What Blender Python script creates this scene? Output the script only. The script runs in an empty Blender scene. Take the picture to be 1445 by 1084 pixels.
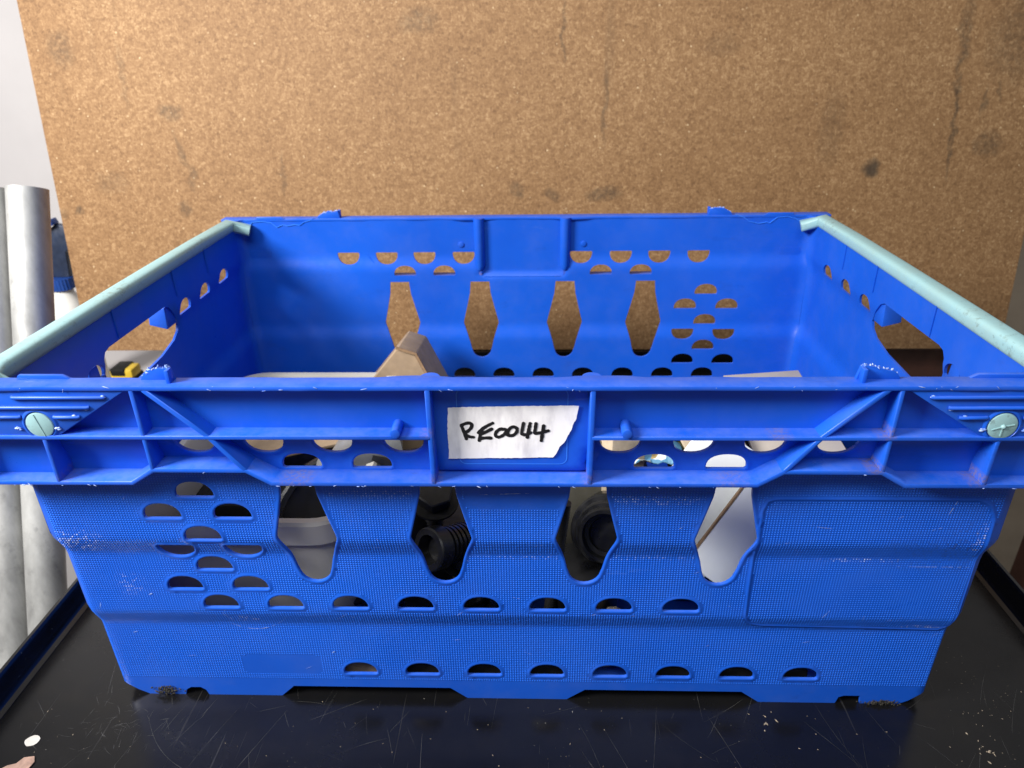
import bpy, bmesh, math, random
import numpy as np
from mathutils import Matrix, Vector, noise
from mathutils.geometry import delaunay_2d_cdt

random.seed(7)
sc = bpy.context.scene
COL = sc.collection
RAD = math.radians
H = 0.266                       # height of the crate: its feet stand at z = 0

# ------------------------------------------------------------------ camera
cam_d = bpy.data.cameras.new("camera")
cam = bpy.data.objects.new("camera", cam_d)
COL.objects.link(cam)
sc.camera = cam
cam_d.sensor_width = 36.0
cam_d.lens = 24.963
cam_d.clip_start = 0.01
cam_d.clip_end = 50
_p, _y, _r = RAD(26.277), RAD(2.0986), RAD(-0.9747)
_f = Vector((-math.sin(_y), math.cos(_y), 0)); _rt = Vector((math.cos(_y), math.sin(_y), 0)); _u = Vector((0, 0, 1))
_f2 = _f * math.cos(_p) - _u * math.sin(_p); _u2 = _u * math.cos(_p) + _f * math.sin(_p)
_r3 = _rt * math.cos(_r) + _u2 * math.sin(_r); _u3 = -_rt * math.sin(_r) + _u2 * math.cos(_r)
_m = Matrix((_r3, _u3, -_f2)).transposed().to_4x4()
_m.translation = Vector((0.01357, -0.33678, 0.16804 + H))
cam.matrix_world = _m
cam_d.dof.use_dof = True
cam_d.dof.focus_distance = 0.42
cam_d.dof.aperture_fstop = 14.0

# ------------------------------------------------------------------ light
world = bpy.data.worlds.new("World")
sc.world = world
world.use_nodes = True
bg = world.node_tree.nodes["Background"]
bg.inputs[0].default_value = (0.90, 0.95, 1.0, 1)
bg.inputs[1].default_value = 0.13


def area(name, loc, target, sx, sy, energy, color):
    d = bpy.data.lights.new(name, 'AREA')
    d.shape = 'RECTANGLE'
    d.size, d.size_y, d.energy, d.color = sx, sy, energy, color
    o = bpy.data.objects.new(name, d)
    COL.objects.link(o)
    o.location = loc
    o.rotation_euler = (Vector(target) - Vector(loc)).to_track_quat('-Z', 'Y').to_euler()
    return o


area("doorway_light", (-1.10, -0.42, 1.00), (0.0, 0.25, 0.1), 0.45, 0.45, 46, (1.0, 0.97, 0.93))
area("yard_light", (-0.1, -1.15, 2.1), (0.0, 0.0, 0.1), 1.5, 0.8, 28, (0.95, 0.98, 1.0))

sc.view_settings.view_transform = 'Standard'
sc.view_settings.look = 'None'
sc.view_settings.exposure = 0.13
sc.view_settings.gamma = 1.0
sc.cycles.use_denoising = True
sc.cycles.max_bounces = 8
sc.cycles.caustics_reflective = False
sc.cycles.caustics_refractive = False

# ------------------------------------------------------------------ materials


class NT:
    def __init__(self, name):
        self.m = bpy.data.materials.new(name)
        self.m.use_nodes = True
        self.t = self.m.node_tree
        self.b = self.t.nodes["Principled BSDF"]
        self._co = None

    def n(self, typ, **kw):
        nd = self.t.nodes.new(typ)
        for k, v in kw.items():
            setattr(nd, k, v)
        return nd

    def link(self, a, b):
        self.t.links.new(a, b)

    def co(self):
        if self._co is None:
            self._co = self.n("ShaderNodeTexCoord").outputs["Object"]
        return self._co

    def map(self, scale=(1, 1, 1), rot=(0, 0, 0), loc=(0, 0, 0), src=None):
        m = self.n("ShaderNodeMapping")
        m.inputs["Scale"].default_value = scale
        m.inputs["Rotation"].default_value = rot
        m.inputs["Location"].default_value = loc
        self.link(src or self.co(), m.inputs["Vector"])
        return m.outputs[0]

    def noise(self, scale, detail=3, rough=0.5, vec=None, dist=0.0):
        t = self.n("ShaderNodeTexNoise")
        t.inputs["Scale"].default_value = scale
        t.inputs["Detail"].default_value = detail
        t.inputs["Roughness"].default_value = rough
        t.inputs["Distortion"].default_value = dist
        self.link(vec or self.co(), t.inputs["Vector"])
        return t.outputs[0]

    def voronoi(self, scale, vec=None, feature='F1', out=1):
        t = self.n("ShaderNodeTexVoronoi", feature=feature)
        t.inputs["Scale"].default_value = scale
        self.link(vec or self.co(), t.inputs["Vector"])
        return t.outputs[out]

    def ramp(self, fac, stops, interp='LINEAR'):
        r = self.n("ShaderNodeValToRGB")
        r.color_ramp.interpolation = interp
        els = r.color_ramp.elements
        while len(els) < len(stops):
            els.new(0.5)
        for e, (p, c) in zip(els, stops):
            e.position = p
            e.color = (c, c, c, 1) if isinstance(c, (int, float)) else (*c, 1)
        self.link(fac, r.inputs[0])
        return r.outputs[0]

    def mix(self, fac, a, b, mode='MIX'):
        m = self.n("ShaderNodeMix", data_type='RGBA', blend_type=mode)
        for val, idx in ((fac, 0), (a, 6), (b, 7)):
            if isinstance(val, (int, float)):
                m.inputs[idx].default_value = val if idx == 0 else (val, val, val, 1)
            elif isinstance(val, tuple):
                m.inputs[idx].default_value = (*val, 1)
            else:
                self.link(val, m.inputs[idx])
        return m.outputs[2]

    def math(self, op, a, b=0.0, c=None):
        m = self.n("ShaderNodeMath", operation=op)
        for i, v in enumerate((a, b) if c is None else (a, b, c)):
            if isinstance(v, (int, float)):
                m.inputs[i].default_value = v
            else:
                self.link(v, m.inputs[i])
        return m.outputs[0]

    def set(self, **kw):
        for k, v in kw.items():
            s = self.b.inputs[k.replace("_", " ")]
            if isinstance(v, (int, float)):
                s.default_value = v
            elif isinstance(v, tuple):
                s.default_value = (*v, 1)
            else:
                self.link(v, s)
        return self

    def bump(self, h, strength=0.3, dist=0.001):
        b = self.n("ShaderNodeBump")
        b.inputs["Strength"].default_value = strength
        b.inputs["Distance"].default_value = dist
        self.link(h, b.inputs["Height"])
        self.link(b.outputs[0], self.b.inputs["Normal"])
        return self


def simple(name, col, rough=0.5, metal=0.0, var=0.25, scale=60, bump=0.0):
    t = NT(name)
    n = t.noise(scale, 5, 0.6)
    dark = tuple(c * (1 - var) for c in col)
    lite = tuple(min(1, c * (1 + var)) for c in col)
    t.set(Base_Color=t.ramp(n, [(0.3, dark), (0.7, lite)]), Roughness=t.ramp(t.noise(scale * 1.7, 3), [(0.3, max(0.05, rough - 0.1)), (0.7, min(1, rough + 0.12))]), Metallic=metal)
    if bump:
        t.bump(n, bump, 0.001)
    return t.m


def dull(m, k):
    m.node_tree.nodes["Principled BSDF"].inputs["Specular IOR Level"].default_value = k
    return m


def blue_plastic(name, worn):
    t = NT(name)
    big = t.noise(9, 4, 0.55)
    col = t.ramp(big, [(0.3, (0.009, 0.098, 0.61)), (0.7, (0.012, 0.122, 0.71))])
    # chalky stress marks and fine scratches
    s1 = t.noise(60, 6, 0.7, t.map((1, 1, 0.12), (0, RAD(38), 0)))
    s2 = t.noise(70, 6, 0.7, t.map((0.1, 1, 1), (0, RAD(-12), 0)))
    mask = t.noise(14, 3, 0.6)
    sc1 = t.ramp(s1, [(0.70, 0), (0.745, 1)])
    sc2 = t.ramp(s2, [(0.69, 0), (0.74, 1)])
    scr = t.math('MAXIMUM', sc1, sc2)
    scr = t.math('MULTIPLY', scr, t.ramp(mask, [(0.48, 0), (0.62, worn)]))
    col = t.mix(scr, col, (0.20, 0.34, 0.78))
    # grey dust film
    dust = t.math('MULTIPLY', t.ramp(t.noise(33, 6, 0.7), [(0.45, 0), (0.8, 1)]), 0.10 * worn + 0.02)
    col = t.mix(dust, col, (0.30, 0.32, 0.40))
    # dust settled on ledges, dark smears of handling
    geo = t.n("ShaderNodeNewGeometry")
    sz = t.n("ShaderNodeSeparateXYZ"); t.link(geo.outputs["Normal"], sz.inputs[0])
    ledge = t.math('MULTIPLY', t.ramp(sz.outputs[2], [(0.75, 0), (0.95, 1)]), t.ramp(t.noise(70, 6, 0.75), [(0.35, 0.0), (0.75, 0.20 * worn)]))
    col = t.mix(ledge, col, (0.42, 0.44, 0.54))
    smear = t.math('MULTIPLY', t.ramp(t.noise(34, 6, 0.75, t.map((0.5, 1, 1))), [(0.60, 0), (0.74, 1)]), 0.45 * worn)
    col = t.mix(smear, col, (0.020, 0.028, 0.075))
    if worn > 0.5:
        so = t.n("ShaderNodeSeparateXYZ"); t.link(t.co(), so.inputs[0])
        br = t.ramp(t.noise(420, 4, 0.7), [(0.40, 0.1), (0.60, 1)])
        for (x, z, r_, k) in ((0.2035, -0.0290, 0.007, 0.7), (0.2025, -0.0520, 0.006, 0.7), (0.2600, -0.0590, 0.007, 0.7), (0.0435, -0.0590, 0.006, 0.6), (-0.0435, -0.0590, 0.006, 0.55), (0.1470, -0.0300, 0.008, 0.4), (-0.0470, -0.0285, 0.006, 0.5), (-0.2600, -0.0590, 0.006, 0.4), (0.1250, -0.0600, 0.012, 0.35), (-0.1250, -0.0610, 0.012, 0.45)):
            e = t.math('ADD', t.math('POWER', t.math('ABSOLUTE', t.math('DIVIDE', t.math('SUBTRACT', so.outputs[0], x), r_)), 2.0), t.math('POWER', t.math('ABSOLUTE', t.math('DIVIDE', t.math('SUBTRACT', so.outputs[2], z + H), r_ * 0.7)), 2.0))
            col = t.mix(t.math('MULTIPLY', t.math('MULTIPLY', t.ramp(e, [(0.05, 1), (1, 0)]), br), k), col, (0.23, 0.17, 0.18))
    t.set(Base_Color=col, Roughness=t.ramp(t.noise(16, 7, 0.7), [(0.3, 0.26), (0.7, 0.50)]))
    t.b.inputs["Specular IOR Level"].default_value = 0.42
    t.b.inputs["Subsurface Weight"].default_value = 0.0
    t.bump(t.noise(260, 3, 0.6), 0.10, 0.0004)
    # thin polypropylene lets some deep blue light through
    tl = t.n("ShaderNodeBsdfTranslucent"); tl.inputs[0].default_value = (0.001, 0.022, 0.80, 1)
    mx = t.n("ShaderNodeMixShader"); mx.inputs[0].default_value = 0.20
    t.link(t.b.outputs[0], mx.inputs[1]); t.link(tl.outputs[0], mx.inputs[2])
    t.link(mx.outputs[0], t.t.nodes["Material Output"].inputs[0])
    return t.m


M_BLUE = blue_plastic("blue_plastic", 0.5)
M_BLUEW = blue_plastic("blue_plastic_worn", 0.8)

t = NT("scuffed_blue")
M_SCUFF = t.set(Base_Color=t.ramp(t.noise(400, 4, 0.7), [(0.35, (0.05, 0.16, 0.62)), (0.6, (0.42, 0.52, 0.80)), (0.75, (0.72, 0.74, 0.80))]), Roughness=0.6).m

M_LINE = simple("blue_moulded_edge", (0.035, 0.20, 0.80), 0.4, var=0.1)
t = NT("teal_bar")
sp = t.ramp(t.noise(190, 6, 0.8), [(0.54, 0), (0.64, 1)])
area_m = t.ramp(t.noise(11, 3, 0.6, t.map(loc=(0.3, 0.2, 0.1))), [(0.44, 0.06), (0.60, 0.9)])
c = t.mix(t.math('MULTIPLY', sp, area_m), (0.26, 0.445, 0.475), (0.09, 0.10, 0.08))
c = t.mix(t.ramp(t.noise(28, 5, 0.7), [(0.38, 0), (0.75, 0.6)]), c, (0.27, 0.38, 0.36))
M_TEAL = t.set(Base_Color=c, Roughness=0.42).bump(t.noise(150, 5, 0.7), 0.15, 0.0006).m

t = NT("chipboard")
co = t.map((1, 1, 1))
cell = t.voronoi(210, t.map((1, 1, 1.25), (0.2, 0.5, 0.1)))
cell2 = t.voronoi(430, t.map((1.3, 1, 1), (0.5, 0.1, 0.7)))
sep = t.n("ShaderNodeSeparateColor"); t.link(cell, sep.inputs[0])
sep2 = t.n("ShaderNodeSeparateColor"); t.link(cell2, sep2.inputs[0])
fine = t.noise(330, 6, 0.75, dist=1.2)
v = t.math('ADD', t.math('MULTIPLY', sep.outputs[0], 0.13), t.math('MULTIPLY', sep2.outputs[1], 0.15))
fib = t.math('MAXIMUM', t.noise(1.0, 4, 0.6, t.map((520, 520, 120), (0, 0.5, 0))), t.noise(1.0, 4, 0.6, t.map((520, 520, 120), (0, -0.9, 0.3))))
fib = t.math('MAXIMUM', fib, t.noise(1.0, 4, 0.6, t.map((130, 520, 520), (0, 0.25, 0.3))))
v = t.math('ADD', v, t.math('ADD', t.math('MULTIPLY', fine, 0.36), t.math('MULTIPLY', t.math('SUBTRACT', fib, 0.08), 0.42)))
v = t.math('ADD', v, t.math('MULTIPLY', t.math('SUBTRACT', t.noise(7, 5, 0.6), 0.5), 0.22))
c = t.ramp(v, [(0.28, (0.120, 0.057, 0.021)), (0.45, (0.228, 0.119, 0.048)), (0.57, (0.292, 0.162, 0.070)), (0.74, (0.47, 0.295, 0.147))])
glint = t.math('MULTIPLY', t.ramp(t.voronoi(95, feature='F1', out=0), [(0.085, 1), (0.13, 0)]), t.ramp(t.noise(45, 2), [(0.5, 0), (0.6, 0.8)]))
c = t.mix(glint, c, (0.66, 0.48, 0.28))  # shine of glossy flakes painted into the base colour
# faint vertical rub marks
rub = t.math('MULTIPLY', t.ramp(t.noise(30, 3, 0.6, t.map((1, 1, 0.06), (0, RAD(2), 0))), [(0.60, 0), (0.72, 1)]), t.ramp(t.noise(6, 3), [(0.5, 0), (0.7, 0.35)]))
c = t.mix(rub, c, (0.075, 0.042, 0.02))
sepo = t.n("ShaderNodeSeparateXYZ")
wob = t.n("ShaderNodeVectorMath", operation='ADD')
nw = t.n("ShaderNodeTexNoise"); nw.inputs["Scale"].default_value = 45; nw.inputs["Detail"].default_value = 5; t.link(t.co(), nw.inputs["Vector"])
nws = t.n("ShaderNodeVectorMath", operation='MULTIPLY_ADD'); t.link(nw.outputs["Color"], nws.inputs[0]); nws.inputs[1].default_value = (0.024, 0.024, 0.024); nws.inputs[2].default_value = (-0.012, -0.012, -0.012)
t.link(t.co(), wob.inputs[0]); t.link(nws.outputs[0], wob.inputs[1])
t.link(wob.outputs[0], sepo.inputs[0])


def stain(x, z, rx, rz, shear=0.0):
    dx = t.math('SUBTRACT', sepo.outputs[0], x)
    dz = t.math('SUBTRACT', sepo.outputs[2], z)
    if shear:
        dx = t.math('SUBTRACT', dx, t.math('MULTIPLY', dz, shear))
    e = t.math('ADD', t.math('POWER', t.math('ABSOLUTE', t.math('DIVIDE', dx, rx)), 2.0), t.math('POWER', t.math('ABSOLUTE', t.math('DIVIDE', dz, rz)), 2.0))
    return t.ramp(e, [(0.15, 1), (0.95, 0)])


speck = t.ramp(t.noise(130, 6, 0.8), [(0.38, 0.15), (0.60, 1)])
for (x, z, rx, rz, sh, k) in [(-0.473, 0.329, 0.022, 0.015, 0, 0.62), (-0.605, 0.408, 0.022, 0.03, 0, 0.45), (-0.622, 0.201, 0.010, 0.007, 0, 0.7), (-0.645, 0.199, 0.01, 0.01, 0, 0.4),
                              (0.458, 0.247, 0.015, 0.014, 0, 0.82), (-0.011, 0.224, 0.012, 0.012, 0, 0.5), (0.037, 0.219, 0.012, 0.013, 0, 0.6), (0.105, 0.219, 0.03, 0.012, 0, 0.7),
                              (0.605, 0.276, 0.022, 0.02, 0, 0.55), (-0.466, 0.279, 0.006, 0.03, -0.2, 0.5), (-0.471, 0.204, 0.010, 0.014, 0, 0.55), (-0.455, 0.245, 0.008, 0.02, 0, 0.5),
                              (-0.135, 0.434, 0.03, 0.02, 0, 0.45), (-0.57, 0.24, 0.03, 0.02, 0, 0.3), (0.40, 0.30, 0.02, 0.06, 0, 0.28), (0.25, 0.40, 0.03, 0.02, 0, 0.25), (0.62, 0.40, 0.05, 0.06, 0, 0.4),
                              (0.552, 0.41, 0.010, 0.05, 0, 0.5), (0.557, 0.29, 0.0045, 0.070, -0.04, 0.78), (0.553, 0.36, 0.004, 0.06, -0.04, 0.5), (0.05, 0.42, 0.0035, 0.045, 0, 0.6), (0.105, 0.33, 0.0035, 0.06, 0, 0.5),
                              (-0.53, 0.375, 0.005, 0.05, 0, 0.35), (-0.33, 0.25, 0.004, 0.04, 0.05, 0.4), (0.591, 0.328, 0.003, 0.025, 0.1, 0.6), (0.607, 0.34, 0.003, 0.016, -0.3, 0.55)]:
    c = t.mix(t.math('MULTIPLY', t.math('MULTIPLY', stain(x, z, rx, rz, sh), speck if k < 0.8 else 1.0), k), c, (0.028, 0.022, 0.016))
M_BOARD = t.set(Base_Color=c, Roughness=0.72).bump(v, 0.35, 0.0012).m

t = NT("black_paint")
c = t.ramp(t.noise(9, 4), [(0.3, (0.0030, 0.0030, 0.0034)), (0.7, (0.0055, 0.0055, 0.0060))])
lines = None
for i, (ang, sx, thr) in enumerate([(20, 260, 0.715), (-35, 300, 0.72), (68, 260, 0.725), (8, 420, 0.72), (-70, 300, 0.73)]):
    n_ = t.noise(1.0, 3, 0.55, t.map((sx, 7.0, 1), (0, 0, RAD(ang)), (i * 3.1, i * 1.7, 0)), dist=0.25)
    l_ = t.ramp(n_, [(thr, 0), (thr + 0.03, 1)])
    lines = l_ if lines is None else t.math('MAXIMUM', lines, l_)
lines = t.math('MULTIPLY', lines, t.ramp(t.noise(16, 4, 0.6), [(0.42, 0.05), (0.62, 1)]))
specks = t.math('MULTIPLY', t.ramp(t.noise(520, 2, 0.5), [(0.735, 0), (0.77, 1)]), t.ramp(t.noise(14, 3), [(0.45, 0), (0.6, 1)]))
c = t.mix(t.math('MULTIPLY', lines, 0.3), c, (0.06, 0.06, 0.063))
c = t.mix(t.math('MULTIPLY', specks, 0.7), c, (0.34, 0.33, 0.30))
c = t.mix(t.ramp(t.noise(20, 6, 0.7), [(0.5, 0), (0.85, 0.10)]), c, (0.045, 0.036, 0.024))
M_TRAY = t.set(Base_Color=c, Roughness=t.math('ADD', t.ramp(t.noise(22, 5, 0.6), [(0.3, 0.16), (0.7, 0.30)]), t.math('MULTIPLY', lines, 0.2))).bump(t.noise(30, 3), 0.03, 0.002).m
t.b.inputs['Specular IOR Level'].default_value = 0.5

t = NT("galvanised")
c = t.ramp(t.noise(28, 6, 0.65, t.map((1, 1, 0.35))), [(0.3, (0.26, 0.26, 0.255)), (0.7, (0.56, 0.56, 0.545))])
c = t.mix(t.ramp(t.noise(60, 5, 0.7), [(0.58, 0), (0.74, 0.45)]), c, (0.13, 0.13, 0.13))
M_PIPE = t.set(Base_Color=c, Roughness=0.50, Metallic=0.5).bump(t.noise(90, 4), 0.1, 0.0008).m

t = NT("paper_label")
c = t.mix(t.ramp(t.noise(60, 5, 0.6, t.map((1.6, 1, 0.5))), [(0.50, 0), (0.68, 0.6)]), (0.90, 0.87, 0.88), (0.58, 0.55, 0.58))
M_PAPER = t.set(Base_Color=c, Roughness=0.62).bump(t.noise(110, 4, 0.6), 0.25, 0.0006).m

M_INK = simple("marker_ink", (0.008, 0.007, 0.008), 0.4, var=0.1)
M_WALL = simple("white_wall_paint", (0.47, 0.45, 0.452), 0.7, var=0.05, scale=6, bump=0.05)
M_FLOOR = simple("concrete", (0.30, 0.28, 0.26), 0.85, var=0.25, scale=12, bump=0.2)
M_TUB = NT("milky_plastic")
_tt = M_TUB
_tr = _tt.n("ShaderNodeBsdfTranslucent"); _tr.inputs[0].default_value = (0.70, 0.67, 0.60, 1)
_mx = _tt.n("ShaderNodeMixShader"); _mx.inputs[0].default_value = 0.4
_tt.set(Base_Color=_tt.ramp(_tt.noise(12, 4), [(0.3, (0.72, 0.68, 0.61)), (0.7, (0.80, 0.77, 0.70))]), Roughness=0.4)
_tt.link(_tt.b.outputs[0], _mx.inputs[1]); _tt.link(_tr.outputs[0], _mx.inputs[2])
_tt.link(_mx.outputs[0], _tt.t.nodes["Material Output"].inputs[0])
M_TUB = _tt.m
M_BLACK = dull(simple("black_anodised", (0.011, 0.011, 0.012), 0.34, var=0.3), 0.5)
M_RUBBER = dull(simple("black_rubber", (0.007, 0.0068, 0.0065), 0.65, var=0.4, scale=90), 0.25)
M_OLIVE = simple("dark_olive_card", (0.095, 0.088, 0.066), 0.7, var=0.2)
M_STEEL = dull(simple("oily_steel", (0.008, 0.0073, 0.0066), 0.5, 0.0, var=0.4, scale=120), 0.35)
M_CARD = simple("brown_cardboard", (0.29, 0.205, 0.13), 0.8, var=0.14, scale=90, bump=0.1)
M_CARDD = simple("cardboard_edge", (0.23, 0.14, 0.075), 0.85, var=0.3, scale=220)
M_WCARD = simple("white_coated_card", (0.82, 0.84, 0.82), 0.5, var=0.06, scale=25, bump=0.08)
M_DULLCARD = simple("dull_pale_card", (0.36, 0.32, 0.28), 0.7, var=0.1, scale=30, bump=0.1)
M_TANP = simple("tan_paper", (0.42, 0.34, 0.24), 0.8, var=0.25, scale=80, bump=0.2)
M_WOOD = simple("grey_wood", (0.25, 0.19, 0.14), 0.8, var=0.35, scale=70, bump=0.2)
M_REDB = simple("red_brown_paint", (0.075, 0.028, 0.018), 0.6, var=0.3, scale=30)
M_BEIGE = simple("beige_board", (0.34, 0.27, 0.20), 0.75, var=0.12, scale=12)
M_PCB = simple("olive_circuit", (0.17, 0.16, 0.07), 0.45, var=0.2, scale=140)
M_NAVY = simple("navy_chip", (0.02, 0.03, 0.06), 0.4)
M_YEL = simple("yellow_plastic", (0.62, 0.42, 0.03), 0.45, var=0.12)
M_BOTBLUE = simple("blue_sprayer", (0.010, 0.050, 0.24), 0.38, var=0.1)
M_WHITEP = simple("white_bottle", (0.72, 0.70, 0.66), 0.45, var=0.05)
M_RUST = simple("brown_flake", (0.24, 0.15, 0.115), 0.8, var=0.3, scale=200)
M_CHIP = simple("bare_chip", (0.40, 0.38, 0.35), 0.6, var=0.15, scale=150)
M_GRIME = simple("black_grime", (0.028, 0.024, 0.018), 0.9, var=0.6, scale=400, bump=0.4)
M_DUST = simple("dust_crumbs", (0.27, 0.22, 0.165), 0.85, var=0.4, scale=100)
t = NT("printed_film")
vv = t.voronoi(120, t.map((1, 1, 1), (0.4, 0.3, 0.6)))
sepf = t.n("ShaderNodeSeparateColor"); t.link(vv, sepf.inputs[0])
c = t.ramp(sepf.outputs[0], [(0.0, (0.10, 0.26, 0.42)), (0.35, (0.16, 0.34, 0.50)), (0.42, (0.62, 0.66, 0.66)), (0.85, (0.74, 0.74, 0.70)), (0.9, (0.42, 0.30, 0.12))], 'CONSTANT')
M_FILM = t.set(Base_Color=c, Roughness=0.25).m

# ------------------------------------------------------------------ mesh helpers


def mesh_obj(name, verts, faces, mat, parent=None, smooth=None, loc=None):
    me = bpy.data.meshes.new(name)
    me.from_pydata([tuple(v) for v in verts], [], [tuple(f) for f in faces])
    me.validate()
    me.materials.append(mat)
    if smooth is not None:
        me.polygons.foreach_set("use_smooth", [True] * len(me.polygons))
        me.set_sharp_from_angle(angle=RAD(smooth))
    o = bpy.data.objects.new(name, me)
    COL.objects.link(o)
    if parent is not None:
        o.parent = parent
    if loc is not None:
        o.location = loc
    return o


def bm_obj(name, bm, mat, parent=None, smooth=40, loc=None, rot=None):
    bmesh.ops.recalc_face_normals(bm, faces=bm.faces)
    me = bpy.data.meshes.new(name)
    bm.to_mesh(me)
    bm.free()
    me.materials.append(mat)
    if smooth is not None:
        me.polygons.foreach_set("use_smooth", [True] * len(me.polygons))
        me.set_sharp_from_angle(angle=RAD(smooth))
    o = bpy.data.objects.new(name, me)
    COL.objects.link(o)
    if parent is not None:
        o.parent = parent
    if loc is not None:
        o.location = loc
    if rot is not None:
        o.rotation_euler = rot
    return o


def bevel_all(bm, w, seg=2, ang=30):
    bmesh.ops.recalc_face_normals(bm, faces=bm.faces)
    ed = [e for e in bm.edges if len(e.link_faces) == 2 and e.calc_face_angle(0) > RAD(ang)]
    if ed and w > 0:
        bmesh.ops.bevel(bm, geom=ed, offset=w, segments=seg, profile=0.5, affect='EDGES', clamp_overlap=True)


def add_box(bm, lo, hi):
    vs = [bm.verts.new((x, y, z)) for x in (lo[0], hi[0]) for y in (lo[1], hi[1]) for z in (lo[2], hi[2])]
    for f in ((0, 1, 3, 2), (4, 6, 7, 5), (0, 4, 5, 1), (2, 3, 7, 6), (0, 2, 6, 4), (1, 5, 7, 3)):
        bm.faces.new([vs[i] for i in f])


def box(name, lo, hi, mat, parent=None, bev=0.0, **kw):
    bm = bmesh.new()
    add_box(bm, lo, hi)
    bevel_all(bm, bev)
    return bm_obj(name, bm, mat, parent, **kw)


def prism_xz(bm, poly, y0, y1):
    a = [bm.verts.new((x, y0, z)) for x, z in poly]
    b = [bm.verts.new((x, y1, z)) for x, z in poly]
    n = len(poly)
    bm.faces.new(a)
    bm.faces.new(b[::-1])
    for i in range(n):
        bm.faces.new((a[i], b[i], b[(i + 1) % n], a[(i + 1) % n]))


def strip_poly(pts, th):
    """outline of a thin strip of thickness th centred on a polyline, mitred"""
    P = [Vector(p) for p in pts]
    L, R_ = [], []
    for i, p in enumerate(P):
        d0 = (P[i] - P[i - 1]).normalized() if i else (P[1] - P[0]).normalized()
        d1 = (P[i + 1] - P[i]).normalized() if i < len(P) - 1 else d0
        n0, n1 = Vector((-d0.y, d0.x)), Vector((-d1.y, d1.x))
        m = (n0 + n1).normalized()
        k = th / 2 / max(0.3, m.dot(n0))
        L.append(tuple(p + m * k))
        R_.append(tuple(p - m * k))
    return L + R_[::-1]


def lathe(bm, prof, seg=28, cap=True):
    rings = []
    for r, z in prof:
        rings.append([bm.verts.new((r * math.cos(2 * math.pi * i / seg), r * math.sin(2 * math.pi * i / seg), z)) for i in range(seg)])
    for a, b in zip(rings, rings[1:]):
        for i in range(seg):
            j = (i + 1) % seg
            bm.faces.new((a[i], a[j], b[j], b[i]))
    if cap:
        bm.faces.new(rings[0][::-1])
        bm.faces.new(rings[-1])


def sweep(bm, path, section, up=Vector((0, 0, 1)), scales=None):
    """sweep a closed 2D section (side, up) along a 3D path, mitred"""
    P = [Vector(p) for p in path]
    rings = []
    for i, p in enumerate(P):
        d0 = (P[i] - P[i - 1]).normalized() if i else (P[1] - P[0]).normalized()
        d1 = (P[i + 1] - P[i]).normalized() if i < len(P) - 1 else d0
        d = (d0 + d1).normalized()
        side = d.cross(up).normalized()
        k = 1 / max(0.5, d.dot(d0))
        u = side.cross(d).normalized()
        s = scales[i] if scales else 1
        rings.append([bm.verts.new(p + side * (a * k * s) + u * (b * s)) for a, b in section])
    n = len(section)
    for a, b in zip(rings, rings[1:]):
        for i in range(n):
            j = (i + 1) % n
            bm.faces.new((a[i], a[j], b[j], b[i]))
    bm.faces.new(rings[0][::-1])
    bm.faces.new(rings[-1])


def thing(name, label, cat, loc=(0, 0, 0), rot=(0, 0, 0), group=None):
    o = bpy.data.objects.new(name, None)
    o.empty_display_size = 0.02
    COL.objects.link(o)
    o.location = loc
    o.rotation_euler = rot
    return tag(o, label, cat, group)


def tag(o, label, cat, group=None):
    o["label"] = label
    o["category"] = cat
    if group:
        o["group"] = group
    return o


def structure(o):
    o["kind"] = "structure"
    return o


# ------------------------------------------------------------------ the setting
structure(box("wall", (-2.2, 0.95, -0.75), (2.2, 1.05, 1.9), M_WALL))
structure(box("floor", (-2.2, -1.5, -0.80), (2.2, 1.05, -0.75), M_FLOOR))
structure(box("ledge", (-1.3, 0.70, -0.14), (-0.42, 0.949, -0.104), M_WALL, bev=0.003))

# the black trolley whose tray carries the crate
trolley = thing("tool_trolley", "black painted metal trolley tray with raised lips under the blue crate, scratched", "trolley", (0.016, 0.2, -0.75))


def tr(p):
    return (p[0] - 0.016, p[1] - 0.2, p[2] + 0.75)


def tbox(name, lo, hi, mat=None, bev=0.0, parent=None):
    return box(name, tr(lo), tr(hi), mat or M_TRAY, parent or trolley, bev)


X0, X1, Y0, Y1 = -0.3765, 0.4085, -0.16, 0.612
tbox("tray_base", (X0, Y0, -0.004), (X1, Y1, 0.0))
# folded lips: a rounded inner foot and a flat top edge
for nm, a, b, s in (("left", X0, 0, 1), ("right", X1, 0, -1)):
    bm = bmesh.new()
    prof = [(0, -0.004), (0, 0.020), (0.003, 0.0205), (0.0045, 0.018), (0.006, 0.006), (0.0085, 0.0018), (0.012, 0.0005), (0.012, -0.003)]
    v0 = [bm.verts.new(tr((a + s * (x - 0.004), Y0, z))) for x, z in prof]
    v1 = [bm.verts.new(tr((a + s * (x - 0.004), Y1 + 0.004, z))) for x, z in prof]
    n = len(prof)
    bm.faces.new(v0); bm.faces.new(v1[::-1])
    for i in range(n):
        bm.faces.new((v0[i], v1[i], v1[(i + 1) % n], v0[(i + 1) % n]))
    bm_obj("tray_lip", bm, M_TRAY, trolley, smooth=35)
tbox("tray_lip", (X0 + 0.0005, Y1 - 0.006, 0.0005), (X1 - 0.0005, Y1 + 0.004, 0.020), bev=0.001)
tbox("tray_lip", (X0 + 0.0005, Y0 - 0.004, -0.004), (X1 - 0.0005, Y0 + 0.002, 0.020), bev=0.001)
for x in (X0 + 0.02, X1 - 0.02):
    for y in (Y0 + 0.02, Y1 - 0.02):
        tbox("leg", (x - 0.015, y - 0.015, -0.75), (x + 0.015, y + 0.015, -0.0045))


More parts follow.
